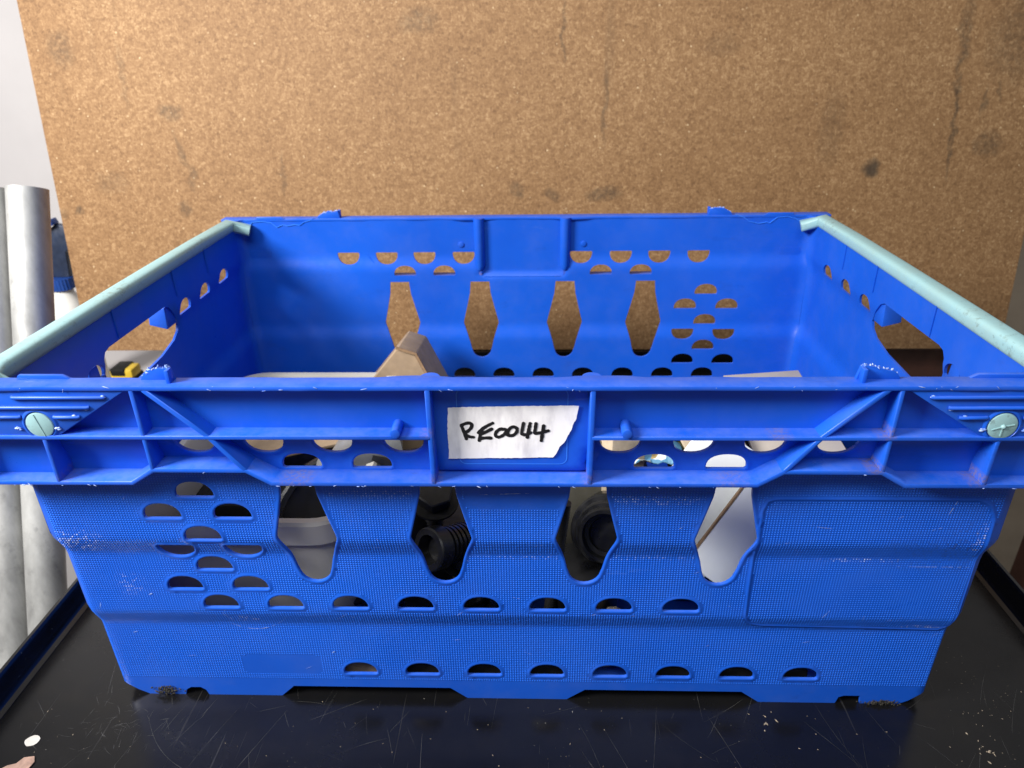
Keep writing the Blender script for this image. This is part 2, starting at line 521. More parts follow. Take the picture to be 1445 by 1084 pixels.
def blob_poly(cx, cy, rx, ry, n, jit, rot=0, seed=0):
    rr = random.Random(seed)
    out = []
    for i in range(n):
        a = 2 * math.pi * i / n
        k = 1 + rr.uniform(-jit, jit)
        x, y = rx * math.cos(a) * k, ry * math.sin(a) * k
        out.append((cx + x * math.cos(rot) - y * math.sin(rot), cy + x * math.sin(rot) + y * math.cos(rot)))
    return out


def flake(name, poly, z, th, mat, parent, f=tr):
    n = len(poly)
    vs = [f((x, y, z)) for x, y in poly] + [f((x, y, z + th)) for x, y in poly]
    fs = [tuple(range(n))[::-1], tuple(range(n, 2 * n))] + [(i, (i + 1) % n, n + (i + 1) % n, n + i) for i in range(n)]
    return mesh_obj(name, vs, fs, mat, parent)


flake("bare_spot", blob_poly(-0.3345, -0.0155, 0.0050, 0.0042, 14, 0.06, seed=3), 0.0002, 0.0003, M_CHIP, trolley)
o = flake("paint_flake", [(-0.346, -0.041), (-0.339, -0.0345), (-0.334, -0.033), (-0.3315, -0.0285), (-0.325, -0.0275), (-0.3225, -0.0315), (-0.3235, -0.037), (-0.329, -0.041), (-0.334, -0.047)], 0.0001, 0.0009, M_RUST, None, f=lambda p: p)
tag(o, "brown flake of paint or rust lying at the front left of the black tray", "flake")

# crumbs and dust lying on the tray: nobody could count it
vs, fs = [], []
rr = random.Random(11)


def crumb(x, y, s):
    a = rr.uniform(0, 6.28)
    b0 = len(vs)
    L, W, Hh = s * rr.uniform(0.8, 2.2), s * rr.uniform(0.4, 0.9), s * rr.uniform(0.3, 0.7)
    for k in range(4):
        t_ = a + (0, 1.4, 3.3, 4.6)[k]
        r_ = L if k % 2 == 0 else W
        vs.append((x + r_ * math.cos(t_), y + r_ * math.sin(t_), 0.0002))
    vs.append((x, y, 0.0002 + Hh))
    for k in range(4):
        fs.append((b0 + k, b0 + (k + 1) % 4, b0 + 4))


for i in range(150):
    crumb(rr.uniform(-0.35, 0.40), rr.uniform(-0.09, 0.02), rr.uniform(0.00018, 0.00045))
for i in range(60):
    crumb(rr.gauss(0.335, 0.022), rr.gauss(0.03, 0.03), rr.uniform(0.00014, 0.00038))
for i in range(16):
    crumb(rr.gauss(0.312, 0.006), rr.gauss(-0.012, 0.008), rr.uniform(0.0003, 0.0009))
for i in range(9):
    crumb(rr.gauss(0.178, 0.006), rr.gauss(0.010, 0.004), rr.uniform(0.0004, 0.0010))
o = mesh_obj("crumbs", vs, fs, M_DUST)
o["kind"] = "stuff"
o["label"] = "fine pale crumbs and dust scattered on the black tray"

# hairline scratches worn into the tray's paint
vs, fs = [], []
rr = random.Random(23)


def scratch(x, y, ang, L, w, curl):
    n_ = max(3, int(L / 0.006))
    px_, py_, a_ = x, y, ang
    b0 = len(vs)
    for i in range(n_ + 1):
        k = math.sin(math.pi * (0.08 + 0.84 * i / n_)) * w
        nx_, ny_ = -math.sin(a_), math.cos(a_)
        vs.append(tr((px_ + nx_ * k, py_ + ny_ * k, 0.00006))); vs.append(tr((px_ - nx_ * k, py_ - ny_ * k, 0.00006)))
        px_ += math.cos(a_) * L / n_; py_ += math.sin(a_) * L / n_
        a_ += curl * L / n_ + rr.gauss(0, 0.02)
    for i in range(n_):
        fs.append((b0 + 2 * i, b0 + 2 * i + 1, b0 + 2 * i + 3, b0 + 2 * i + 2))


for i in range(130):
    scratch(rr.uniform(-0.36, 0.39), rr.uniform(-0.11, 0.03), RAD(rr.choice((62, 75, 100, 120, 20, 155)) + rr.gauss(0, 9)), abs(rr.gauss(0.012, 0.022)) + 0.004, rr.uniform(0.00003, 0.00010), rr.gauss(0, 4))
for i in range(75):
    scratch(rr.gauss(-0.285, 0.025), rr.gauss(-0.004, 0.014), RAD(rr.uniform(0, 180)), rr.uniform(0.003, 0.012), rr.uniform(0.00004, 0.00011), rr.gauss(0, 30))
for a in ((-0.262, 0.004, -58, 0.13, 0.00010, 11), (-0.20, 0.015, 68, -0.06, 0.00009, 0), (-0.165, 0.012, 66, -0.07, 0.00009, 1), (-0.065, -0.005, 95, -0.07, 0.00013, -3), (0.10, 0.02, 80, -0.07, 0.0001, 2), (0.135, 0.012, 110, -0.05, 0.00014, 0), (0.20, 0.01, 128, -0.05, 0.00008, 0)):
    scratch(a[0], a[1], RAD(a[2]), a[3], a[4], a[5])
t = NT("bare_scratch")
M_SCR = t.set(Base_Color=t.ramp(t.noise(90, 3), [(0.35, (0.018, 0.018, 0.019)), (0.7, (0.085, 0.085, 0.085))]), Roughness=0.5).m
o = mesh_obj("scratches", vs, fs, M_SCR, trolley)
o["kind"] = "stuff"

# the chipboard sheet leaning behind the crate
lean = RAD(8)
board = box("chipboard_sheet", (-0.6505, 0, 0), (0.676, 0.018, 0.78), M_BOARD, bev=0.0012)
board.location = (0, 0.6125, 0.0206)
board.rotation_euler = (-lean, 0, 0)
tag(board, "large brown chipboard sheet leaning upright behind the crate, stained and scuffed", "board")

# ------------------------------------------------------------------ the crate
crate = thing("storage_crate", "blue plastic stacking crate with pale teal bale arms and handwritten paper label, filled with parts", "crate", (0, 0.2, 0))
HW, HD = 0.2995, 0.200            # half width of the body, half depth of the rim
RC = 0.014                       # corner radius
TH = 0.0019                      # wall thickness


def cl(x, y, z):                 # y from the front rim plane, z from the rim top
    return (x, y - HD, z + H)


_zs = np.array([-0.270, -0.25, -0.194, -0.181, -0.129, -0.116, -0.053, -0.041, 0.0])
_ys = np.array([0.0250, 0.0250, 0.0245, 0.0200, 0.0194, 0.0150, 0.0140, 0.0100, 0.0100])
_xs = np.array([0.0068, 0.0068, 0.0065, 0.0028, 0.0028, -0.0010, 0.0000, 0.0030, 0.0030])
_zb = np.array([-0.270, -0.25, -0.194, -0.181, -0.129, -0.116, -0.062, -0.059, 0.0])


def smooth_interp(z, xp, fp):
    """piecewise profile with its corners eased over a few millimetres"""
    acc = 0
    for w, k in ((-0.0026, 0.15), (-0.0013, 0.2), (0, 0.3), (0.0013, 0.2), (0.0026, 0.15)):
        acc = acc + k * np.interp(z + w, xp, fp)
    return acc


def y_front(x, z):
    a = smooth_interp(z, _zs, _ys)
    b = np.interp(z, _zb, _ys)
    k = np.clip((0.0445 - np.abs(x)) / 0.002, 0, 1)
    return a * (1 - k) + b * k


def x_in(z):
    return smooth_interp(z, _zs, _xs)


def dshape(cx, zf, w=0.0240, h=0.0100, up=True, n=14):
    s = 1 if up else -1
    zf -= 0.0012 * s
    h += 0.0014
    out = [(cx - w / 2 + 0.0012, zf), (cx + w / 2 - 0.0012, zf)]
    for i in range(n + 1):
        a = math.pi * i / n
        ca, sa = math.cos(a), math.sin(a)
        out.append((cx + w / 2 * math.copysign(abs(ca) ** 0.9, ca), zf + s * (0.0009 + (h - 0.0009) * sa ** 0.85)))
    return out


def hexhole(cx):
    r = 0.0103
    half = [(0.0100, -0.0670), (0.0112, -0.0800), (0.0150, -0.0960), (0.0186, -0.1105), (0.0190, -0.1125), (0.0187, -0.1145), (0.0155, -0.1240), (0.0128, -0.1330), (0.0112, -0.1405)]
    arc = [(r * math.cos(a), -0.1420 - r * math.sin(a)) for a in [RAD(d) for d in range(10, 171, 16)]]
    return [(cx - x, z) for x, z in half[::-1]] + [(cx + x, z) for x, z in half] + [(cx + x, z) for x, z in arc]


def round_rect(x0, x1, z0, z1, r, n=5):
    out = []
    for cx, cz, a0 in ((x1 - r, z1 - r, 0), (x0 + r, z1 - r, 90), (x0 + r, z0 + r, 180), (x1 - r, z0 + r, 270)):
        for i in range(n + 1):
            a = RAD(a0 + 90 * i / n)
            out.append((cx + r * math.cos(a), cz + r * math.sin(a)))
    return out


def densify(poly, step, closed=True):
    out = []
    n = len(poly)
    for i in range(n if closed else n - 1):
        a, b = Vector(poly[i]), Vector(poly[(i + 1) % n])
        k = max(1, int((b - a).length / step))
        for j in range(k):
            out.append(tuple(a + (b - a) * (j / k)))
    if not closed:
        out.append(tuple(poly[-1]))
    return out


def offset_poly(poly, d):
    n = len(poly)
    area2 = sum(poly[i][0] * poly[(i + 1) % n][1] - poly[(i + 1) % n][0] * poly[i][1] for i in range(n))
    s = 1 if area2 > 0 else -1
    out = []
    for i in range(n):
        a, b, c_ = Vector(poly[i - 1]), Vector(poly[i]), Vector(poly[(i + 1) % n])
        t0, t1 = (b - a), (c_ - b)
        if t0.length < 1e-9 or t1.length < 1e-9:
            out.append(tuple(b)); continue
        t0.normalize(); t1.normalize()
        m = Vector((t0.y + t1.y, -t0.x - t1.x))
        if m.length < 1e-6:
            m = Vector((t0.y, -t0.x))
        m.normalize()
        k = 1 / max(0.6, m.dot(Vector((t0.y, -t0.x))))
        out.append(tuple(b + m * (d * s * k)))
    return out


def inside(px, pz, poly):
    """vectorised point in polygon"""
    r = np.zeros(px.shape, bool)
    n = len(poly)
    for i in range(n):
        x0, z0 = poly[i]
        x1, z1 = poly[(i + 1) % n]
        if z0 == z1:
            continue
        c_ = ((z0 > pz) != (z1 > pz)) & (px < (x1 - x0) * (pz - z0) / (z1 - z0) + x0)
        r ^= c_
    return r


def seg_dist(px, pz, poly, closed=True):
    d = np.full(px.shape, 1e9)
    n = len(poly)
    for i in range(n if closed else n - 1):
        x0, z0 = poly[i]
        x1, z1 = poly[(i + 1) % n]
        dx, dz = x1 - x0, z1 - z0
        L = dx * dx + dz * dz + 1e-18
        k = np.clip(((px - x0) * dx + (pz - z0) * dz) / L, 0, 1)
        d = np.minimum(d, np.hypot(px - x0 - k * dx, pz - z0 - k * dz))
    return d


def panel(outline, holes, lines, grid, surf, collar=0.0004):
    """solid sheet: outline and holes in (u, v), wrapped by surf(u, v, raise) -> xyz; returns verts, faces"""
    pts, edges = [], []

    def loop(p):
        b = len(pts)
        pts.extend(p)
        n = len(p)
        edges.extend([(b + i, b + (i + 1) % n) for i in range(n)])
    ol = densify(outline, grid)
    loop(ol)
    for h in holes:
        hp = densify(h, 0.003)
        loop(hp)
        for d in (0.0005, 0.0013, 0.0022):
            pts.extend(offset_poly(hp, d))
    for ln in lines:
        hp = densify(ln, 0.003)
        for d in (-0.0011, -0.0005, 0.0005, 0.0011):
            pts.extend(offset_poly(hp, d))
    us = [p[0] for p in outline]
    vs_ = [p[1] for p in outline]
    gx = np.arange(min(us), max(us), grid)
    gz = np.arange(min(vs_), max(vs_), grid * 0.6)
    GX, GZ = np.meshgrid(gx, gz)
    GX = GX + (np.arange(len(gz)) % 2)[:, None] * grid * 0.5
    GX, GZ = GX.ravel(), GZ.ravel()
    ok = inside(GX, GZ, outline) & (seg_dist(GX, GZ, outline) > grid * 0.35)
    for h in holes:
        ok &= ~inside(GX, GZ, h) & (seg_dist(GX, GZ, h) > 0.003)
    for ln in lines:
        ok &= seg_dist(GX, GZ, ln) > 0.002
    pts.extend(zip(GX[ok].tolist(), GZ[ok].tolist()))
    v2, _, f2, _, _, _ = delaunay_2d_cdt([Vector(p) for p in pts], edges, [], 0, 1e-6)
    A = np.array([(p.x, p.y) for p in v2])
    F_ = np.array([tuple(f) for f in f2])
    cen = A[F_].mean(axis=1)
    keep = inside(cen[:, 0], cen[:, 1], ol)
    for h in holes:
        keep &= ~inside(cen[:, 0], cen[:, 1], densify(h, 0.003))
    F_ = F_[keep]
    e1, e2 = A[F_[:, 1]] - A[F_[:, 0]], A[F_[:, 2]] - A[F_[:, 0]]
    ar = e1[:, 0] * e2[:, 1] - e1[:, 1] * e2[:, 0]
    F_ = F_[np.abs(ar) > 1e-11]
    ar = ar[np.abs(ar) > 1e-11]
    F_[ar < 0] = F_[ar < 0][:, ::-1]
    used = np.unique(F_)
    re = -np.ones(len(A), int)
    re[used] = np.arange(len(used))
    A, F_ = A[used], re[F_]
    d = np.full(len(A), 1e9)
    for h in holes:
        d = np.minimum(d, seg_dist(A[:, 0], A[:, 1], densify(h, 0.003)))
    up = np.interp(d, [0, 0.0005, 0.0013, 0.0022], [collar * 0.3, collar, collar, 0])
    dl = np.full(len(A), 1e9)
    for ln in lines:
        dl = np.minimum(dl, seg_dist(A[:, 0], A[:, 1], ln))
    up = np.maximum(up, np.interp(dl, [0.0005, 0.0011], [0.0005, 0]))
    Po = surf(A[:, 0], A[:, 1], up)
    Pi = surf(A[:, 0], A[:, 1], np.full(len(A), -TH))
    n = len(A)
    verts = np.vstack([Po, Pi])
    faces = [tuple(f) for f in F_] + [tuple(n + i for i in f[::-1]) for f in F_]
    cnt = {}
    for f in F_:
        for i in range(3):
            a, b = int(f[i]), int(f[(i + 1) % 3])
            cnt[(a, b)] = 1
    for (a, b) in cnt:
        if (b, a) not in cnt:
            faces.append((b, a, n + a, n + b))
    return verts, faces


ARC = RC * math.pi / 4


def surf_front(u, v, up):
    """front wall: straight middle, half of each rounded corner at the ends; up is outward"""
    s = HW - RC
    k = np.clip((np.abs(u) - s) / ARC, 0, 1.2) * (math.pi / 4)
    sg = np.sign(u)
    yf = y_front(u, v)
    dx = x_in(v)
    ux = np.where(np.abs(u) > s, s, np.abs(u)) + RC * np.sin(k)
    x = sg * (ux - dx * np.sin(k) + up * np.sin(k))
    y = yf + (RC - RC * np.cos(k)) - up * np.cos(k)
    return np.c_[x, y - HD, v + H]


def surf_end(u, v, up):
    """left end wall: u runs along the depth (front rim plane = 0), half corners at both ends"""
    yf = y_front(np.full_like(u, 0.2), v)
    um = u - 0.2
    s = 0.2 - 0.0155 - RC
    half = 0.2 - yf - RC
    k = np.clip((np.abs(um) - s) / ARC, 0, 1.2) * (math.pi / 4)
    sg = np.sign(um)
    dx = x_in(v)
    au = np.where(np.abs(um) > s, half, np.abs(um) * np.where(np.abs(um) > s - 0.03, 1, 1) + np.clip((np.abs(um) - (s - 0.03)) / 0.03, 0, 1) * (half - s))
    y = sg * (au + RC * np.sin(k) + up * np.sin(k))
    x = -(HW - dx - (RC - RC * np.cos(k)) + up * np.cos(k))
    return np.c_[x, y, v + H]


E_ = HW - RC + ARC
feet = [(-E_, -0.2500), (-E_ + 0.004, -0.2555), (-0.286, -0.2560), (-0.279, -0.2615), (-0.2715, -0.2660), (-0.2445, -0.2660), (-0.2430, -0.2610), (-0.2390, -0.2585), (-0.2320, -0.2585), (-0.2285, -0.2612), (-0.2270, -0.2660),
        (-0.1725, -0.2660), (-0.1625, -0.2560), (-0.0480, -0.2560), (-0.0360, -0.2660), (0.0360, -0.2660), (0.0490, -0.2560), (0.1605, -0.2560), (0.1735, -0.2660), (0.2280, -0.2660), (0.2295, -0.2600), (0.2330, -0.2585),
        (0.2445, -0.2585), (0.2455, -0.2660), (0.2730, -0.2660), (0.279, -0.2625), (0.287, -0.2560), (E_ - 0.004, -0.2555), (E_, -0.2500)]
front_outline = [(E_, -0.0005), (-E_, -0.0005)] + feet
front_holes = [hexhole(x) for x in (-0.1295, -0.0450, 0.0450, 0.1305)]
front_holes += [dshape(-0.1975 + 0.0438 * k, -0.1750) for k in range(8)]
front_holes += [dshape(-0.1115 + 0.0444 * k, -0.2415) for k in range(8)]
front_holes += [dshape(x, z) for x, z in ((-0.1935, -0.0810), (-0.2170, -0.0972), (-0.1730, -0.0970), (-0.1953, -0.1145), (-0.1953, -0.1422), (-0.2185, -0.1590), (-0.1745, -0.1586))]
front_holes += [dshape(x, z, up=False) for x, z in ((-0.2162, -0.1220), (-0.1723, -0.1216))]
front_holes += [dshape(s * x, -0.0372, 0.0232, 0.0112, up=False) for s in (-1, 1) for x in (0.0614, 0.1026, 0.1424, 0.1828)]
front_holes += [dshape(s * x, -0.0590, 0.0234, 0.0092) for s in (-1, 1) for x in (0.0822, 0.1238)]
big_line = [(0.1565, -0.0815), (0.2740, -0.0815), (0.2820, -0.0850), (0.2870, -0.0960), (0.2880, -0.1120), (0.2905, -0.1750), (0.2890, -0.1880), (0.2820, -0.1935), (0.1640, -0.1905), (0.1560, -0.1880), (0.1520, -0.1800), (0.1510, -0.1600), (0.1495, -0.0900), (0.1515, -0.0830)]
rect_low = round_rect(-0.1952, -0.1395, -0.2427, -0.2250, 0.003)
rect_top = round_rect(-0.0285, 0.0310, -0.0900, -0.0640, 0.004)
wv, wf = panel(front_outline, front_holes, [big_line], 0.0055, surf_front)
front_wall = mesh_obj("front_wall", wv, wf, M_BLUE, crate, smooth=48)
back_wall = bpy.data.objects.new("back_wall", front_wall.data)
COL.objects.link(back_wall)
back_wall.parent = crate
back_wall.rotation_euler = (0, 0, math.pi)

# raised dot texture on the outside of the front wall
PIT = 0.00172
du = np.arange(-0.2895, 0.2895, PIT)
dv = np.arange(-0.2475, -0.0560, PIT)
DU, DV = [a.ravel() for a in np.meshgrid(du, dv)]
okd = np.ones(DU.shape, bool)
for h in front_holes:
    okd &= ~inside(DU, DV, h)
    okd &= seg_dist(DU, DV, h) > 0.0032
for q in (rect_low, rect_top):
    okd &= ~inside(DU, DV, q)
okd &= seg_dist(DU, DV, big_line) > 0.0019
okd &= (DV < -0.0655) | ((np.abs(DU) > 0.154) & (np.abs(DU) < 0.205) & (DV < -0.0575))
DU, DV = DU[okd], DV[okd]
rs = np.random.RandomState(5)
hgt = 0.00027 + 0.00010 * rs.rand(len(DU))
hb = 0.00052
P5 = [surf_front(DU + a, DV + b, c_) for a, b, c_ in ((-hb, -hb, -1e-4 + 0 * hgt), (hb, -hb, -1e-4 + 0 * hgt), (hb, hb, -1e-4 + 0 * hgt), (-hb, hb, -1e-4 + 0 * hgt), (-hb * .35, -hb * .35, hgt), (hb * .35, -hb * .35, hgt), (hb * .35, hb * .35, hgt), (-hb * .35, hb * .35, hgt))]
nd = len(DU)
dverts = np.stack(P5, axis=1).reshape(-1, 3)
q5 = np.array([(0, 1, 5, 4), (1, 2, 6, 5), (2, 3, 7, 6), (3, 0, 4, 7), (4, 5, 6, 7)])
dfaces = (np.arange(nd)[:, None, None] * 8 + q5[None]).reshape(-1, 4)
me = bpy.data.meshes.new("dot_texture")
me.vertices.add(len(dverts)); me.vertices.foreach_set("co", dverts.ravel())
me.loops.add(dfaces.size); me.loops.foreach_set("vertex_index", dfaces.ravel().astype(np.int32))
me.polygons.add(len(dfaces)); me.polygons.foreach_set("loop_start", (np.arange(len(dfaces)) * 4).astype(np.int32))
me.update(calc_edges=True); me.validate()

t = NT("blue_plastic_dots")
col = t.ramp(t.noise(9, 4, 0.55), [(0.3, (0.015, 0.132, 0.71)), (0.7, (0.021, 0.158, 0.80))])  # lighter than the wall: gloss on the dot tops is put into the colour
wm = t.math('MULTIPLY', t.ramp(t.noise(26, 5, 0.7), [(0.64, 0), (0.80, 1)]), t.ramp(t.noise(500, 2, 0.6), [(0.52, 0), (0.66, 0.6)]))
col = t.mix(wm, col, (0.36, 0.46, 0.82))
sx_ = t.n("ShaderNodeSeparateXYZ"); t.link(t.co(), sx_.inputs[0])


def spot(x, z, rx, rz, c_, k):
    global col
    e = t.math('ADD', t.math('POWER', t.math('ABSOLUTE', t.math('DIVIDE', t.math('SUBTRACT', sx_.outputs[0], x), rx)), 2.0), t.math('POWER', t.math('ABSOLUTE', t.math('DIVIDE', t.math('SUBTRACT', sx_.outputs[2], z + H), rz)), 2.0))
    m_ = t.math('MULTIPLY', t.ramp(e, [(0.1, 1), (1, 0)]), t.ramp(t.noise(480, 2, 0.6), [(0.50, 0), (0.64, k * 0.75)]))
    col = t.mix(m_, col, c_)


spot(-0.278, -0.117, 0.022, 0.012, (0.62, 0.68, 0.86), 1.0)
spot(-0.255, -0.155, 0.012, 0.012, (0.50, 0.58, 0.84), 0.7)
spot(0.276, -0.118, 0.020, 0.030, (0.03, 0.035, 0.06), 0.9)
spot(0.250, -0.125, 0.03, 0.02, (0.03, 0.035, 0.06), 0.6)
spot(0.283, -0.110, 0.004, 0.014, (0.75, 0.78, 0.85), 1.0)
spot(-0.08, -0.079, 0.05, 0.004, (0.55, 0.64, 0.90), 0.8)
spot(0.08, -0.083, 0.05, 0.004, (0.62, 0.70, 0.90), 0.9)
spot(0.215, -0.131, 0.03, 0.0025, (0.60, 0.68, 0.90), 1.0)
spot(0.27, -0.191, 0.018, 0.003, (0.70, 0.75, 0.90), 1.0)
spot(-0.185, -0.188, 0.012, 0.0035, (0.80, 0.82, 0.90), 1.0)
spot(0.05, -0.13, 0.09, 0.003, (0.5, 0.6, 0.88), 0.7)
t.set(Base_Color=col, Roughness=0.34)
t.b.inputs["Specular IOR Level"].default_value = 0.5
me.materials.append(t.m)
dots = bpy.data.objects.new("dot_texture", me)
COL.objects.link(dots)
dots.parent = crate
dots["kind"] = "stuff"

# scuffs dragged across the dots
sv, sf = [], []
rr = random.Random(41)


def scuff(u, v, ang, L, w, curl=0.0):
    n_ = max(3, int(L / 0.0025))
    a_ = ang
    b0 = len(sv)
    for i in range(n_ + 1):
        k = w * math.sin(math.pi * (0.1 + 0.8 * i / n_)) * rr.uniform(0.35, 1.0)
        A_ = np.array([u - math.sin(a_) * k, u + math.sin(a_) * k]); B_ = np.array([v + math.cos(a_) * k, v - math.cos(a_) * k])
        for p in surf_front(A_, B_, np.full(2, 0.00042)):
            sv.append(tuple(p))
        u += math.cos(a_) * L / n_; v += math.sin(a_) * L / n_
        a_ += curl * L / n_
    for i in range(n_):
        if rr.random() < 0.8:
            sf.append((b0 + 2 * i, b0 + 2 * i + 1, b0 + 2 * i + 3, b0 + 2 * i + 2))


scuff(-0.197, -0.1935, RAD(-35), 0.048, 0.00022, 36)
scuff(-0.1985, -0.181, RAD(-65), 0.012, 0.00020)
for a in ((-0.282, -0.178, 70, 0.006, 0.0003), (-0.268, -0.204, 20, 0.005, 0.0003), (-0.285, -0.116, 10, 0.014, 0.0002), (0.259, -0.092, 75, 0.010, 0.0003), (0.252, -0.104, 20, 0.006, 0.0003), (0.274, -0.191, 4, 0.016, 0.0003), (0.202, -0.180, 60, 0.010, 0.0002),
          (0.10, -0.105, 40, 0.005, 0.0002), (-0.245, -0.165, 30, 0.003, 0.0006), (-0.130, -0.222, 40, 0.004, 0.0005), (0.195, -0.207, 15, 0.005, 0.0002), (0.13, -0.212, 40, 0.003, 0.0003), (-0.02, -0.079, 2, 0.03, 0.0002), (0.24, -0.136, 0, 0.05, 0.0002)):
    scuff(a[0], a[1], RAD(a[2]), a[3], a[4])
for i in range(60):
    scuff(rr.uniform(-0.285, 0.285), rr.choice((-0.118, -0.183, rr.uniform(-0.245, -0.07))) + rr.gauss(0, 0.002), RAD(rr.gauss(10, 35)), abs(rr.gauss(0.002, 0.004)) + 0.001, rr.uniform(0.00008, 0.0002))
# not across the openings
SA = np.array([(p[0], p[2] - H) for p in sv])
bad = np.zeros(len(SA), bool)
for h in front_holes:
    bad |= inside(SA[:, 0], SA[:, 1], h) | (seg_dist(SA[:, 0], SA[:, 1], h) < 0.001)
o = mesh_obj("scuff_marks", sv, [f for f in sf if not any(bad[i] for i in f)], M_SCUFF, crate)
o["kind"] = "stuff"

# end walls
handle = [(0.1270, -0.0310), (0.2130, -0.0315), (0.2190, -0.0345), (0.2270, -0.0450), (0.2325, -0.0545), (0.2300, -0.0600), (0.2210, -0.0650), (0.1980, -0.0695), (0.1600, -0.0715), (0.1340, -0.0680), (0.1220, -0.0600), (0.1170, -0.0480), (0.1175, -0.0370), (0.1210, -0.0325)]
EY0, EY1 = 0.0155 + RC - ARC, 0.4 - 0.0155 - RC + ARC
end_outline = [(EY0, -0.2550), (EY1, -0.2550), (EY1, -0.0005), (EY0, -0.0005)]
end_holes = [handle] + [dshape(y, -0.0470, 0.0220, 0.0105) for y in (0.1045, 0.2475, 0.2890, 0.3330, 0.0630)]
ev, ef = panel(end_outline[::-1], end_holes, [], 0.007, surf_end, collar=0.0004)
left_end = mesh_obj("end_wall", ev, [f[::-1] for f in ef], M_BLUE, crate, smooth=48)
ev2 = ev.copy()
ev2[:, 0] *= -1
mesh_obj("end_wall", ev2, ef, M_BLUE, crate, smooth=48)
# finger tabs hanging beside the hand holes, and the seams on the end panels
for s in (-1, 1):
    for (ya, yb, za, zb) in ((0.212, 0.229, -0.052, -0.033), (0.098, 0.112, -0.049, -0.0375)):
        bm = bmesh.new()
        xa, xb = (-HW - 0.012, -HW + 0.0032)
        v_ = [cl(xa, ya, za + 0.004), cl(xb, ya, za), cl(xb, yb, za), cl(xa, yb, za + 0.004), cl(xa, ya + 0.003, zb - 0.002), cl(xb, ya + 0.002, zb), cl(xb, yb - 0.001, zb), cl(xa, yb - 0.002, zb - 0.002)]
        bv = [bm.verts.new((s * -p[0] if s > 0 else p[0], p[1], p[2])) for p in v_]
        for f in ((0, 1, 2, 3), (7, 6, 5, 4), (0, 4, 5, 1), (1, 5, 6, 2), (2, 6, 7, 3), (3, 7, 4, 0)):
            bm.faces.new([bv[i] for i in f])
        bevel_all(bm, 0.0012)
        bm_obj("finger_tab", bm, M_BLUE, crate)
    for y in (0.140, 0.235, 0.300):
        x = s * (HW - TH - 0.0033)
        box("seam_rib", cl(min(x, x - s * 0.0007), y, -0.030), cl(max(x, x - s * 0.0007), y + 0.0012, -0.006), M_BLUE, crate)
box("crate_floor", cl(-HW + 0.010, 0.0275, -0.2560), cl(HW - 0.010, 0.3725, -0.2532), M_BLUE, crate)

# --- rim: built for the front, repeated turned round at the back


def both_ends(name, build, mat, smooth=40):
    bm = bmesh.new()
    build(bm)
    o1 = bm_obj(name, bm, mat, crate, smooth)
    o2 = bpy.data.objects.new(name, o1.data)
    COL.objects.link(o2)
    o2.parent = crate
    o2.rotation_euler = (0, 0, math.pi)
    return o1


def rim_strip(pts, th, y0, y1, bev=0.0007):
    def f(bm):
        zc = (-0.041, -0.047, -0.053)
        pp = []
        for a, b in zip(pts, pts[1:]):
            pp.append(a)
            cut = [((z_ - a[1]) / (b[1] - a[1])) for z_ in zc] if abs(b[1] - a[1]) > 1e-6 else []
            pp += [(a[0] + (b[0] - a[0]) * k, a[1] + (b[1] - a[1]) * k) for k in sorted(cut) if 0.02 < k < 0.98]
        pp.append(pts[-1])
        poly = strip_poly(pp, th)
        prism_xz(bm, [(x, z + H) for x, z in poly], y0 - HD, 1.0)
        for v_ in bm.verts:
            if v_.co.y > 0.9:
                v_.co.y = float(smooth_interp(np.array(v_.co.z - H), _zs, _ys)) + 0.0013 - HD
        bmesh.ops.recalc_face_normals(bm, faces=bm.faces)
        ed = [e for e in bm.edges if all(v_.co.y < y0 - HD + 1e-5 for v_ in e.verts)]
        bmesh.ops.bevel(bm, geom=ed, offset=bev, segments=2, profile=0.5, affect='EDGES', clamp_overlap=True)
    return f


def flange(bm):
    # the flat top of the rim with a slightly wavy, worn back edge
    n = 60
    rr_ = random.Random(3)
    top_f, top_b = [], []
    for i in range(n + 1):
        x = -0.3115 + 0.623 * i / n
        top_f.append((x, 0.0003 * rr_.uniform(-1, 1)))
        b = 0.0124 + 0.0003 * rr_.uniform(-1, 1)
        for c0 in (-0.0515, 0.0520):
            b += 0.0022 * max(0, 1 - ((x - c0) / 0.022) ** 2)
        top_b.append((x, b))
    va = [bm.verts.new(cl(x, y, 0.0)) for x, y in top_f]
    vb = [bm.verts.new(cl(x, y, 0.0)) for x, y in top_b]
    vc = [bm.verts.new(cl(x, y, -0.0028)) for x, y in top_f]
    vd = [bm.verts.new(cl(x, y, -0.0028)) for x, y in top_b]
    for i in range(n):
        bm.faces.new((va[i], va[i + 1], vb[i + 1], vb[i]))
        bm.faces.new((vc[i], vd[i], vd[i + 1], vc[i + 1]))
        bm.faces.new((va[i], vc[i], vc[i + 1], va[i + 1]))
        bm.faces.new((vb[i], vb[i + 1], vd[i + 1], vd[i]))
    bm.faces.new((va[0], vb[0], vd[0], vc[0]))
    bm.faces.new((va[n], vc[n], vd[n], vb[n]))
    bevel_all(bm, 0.0008)


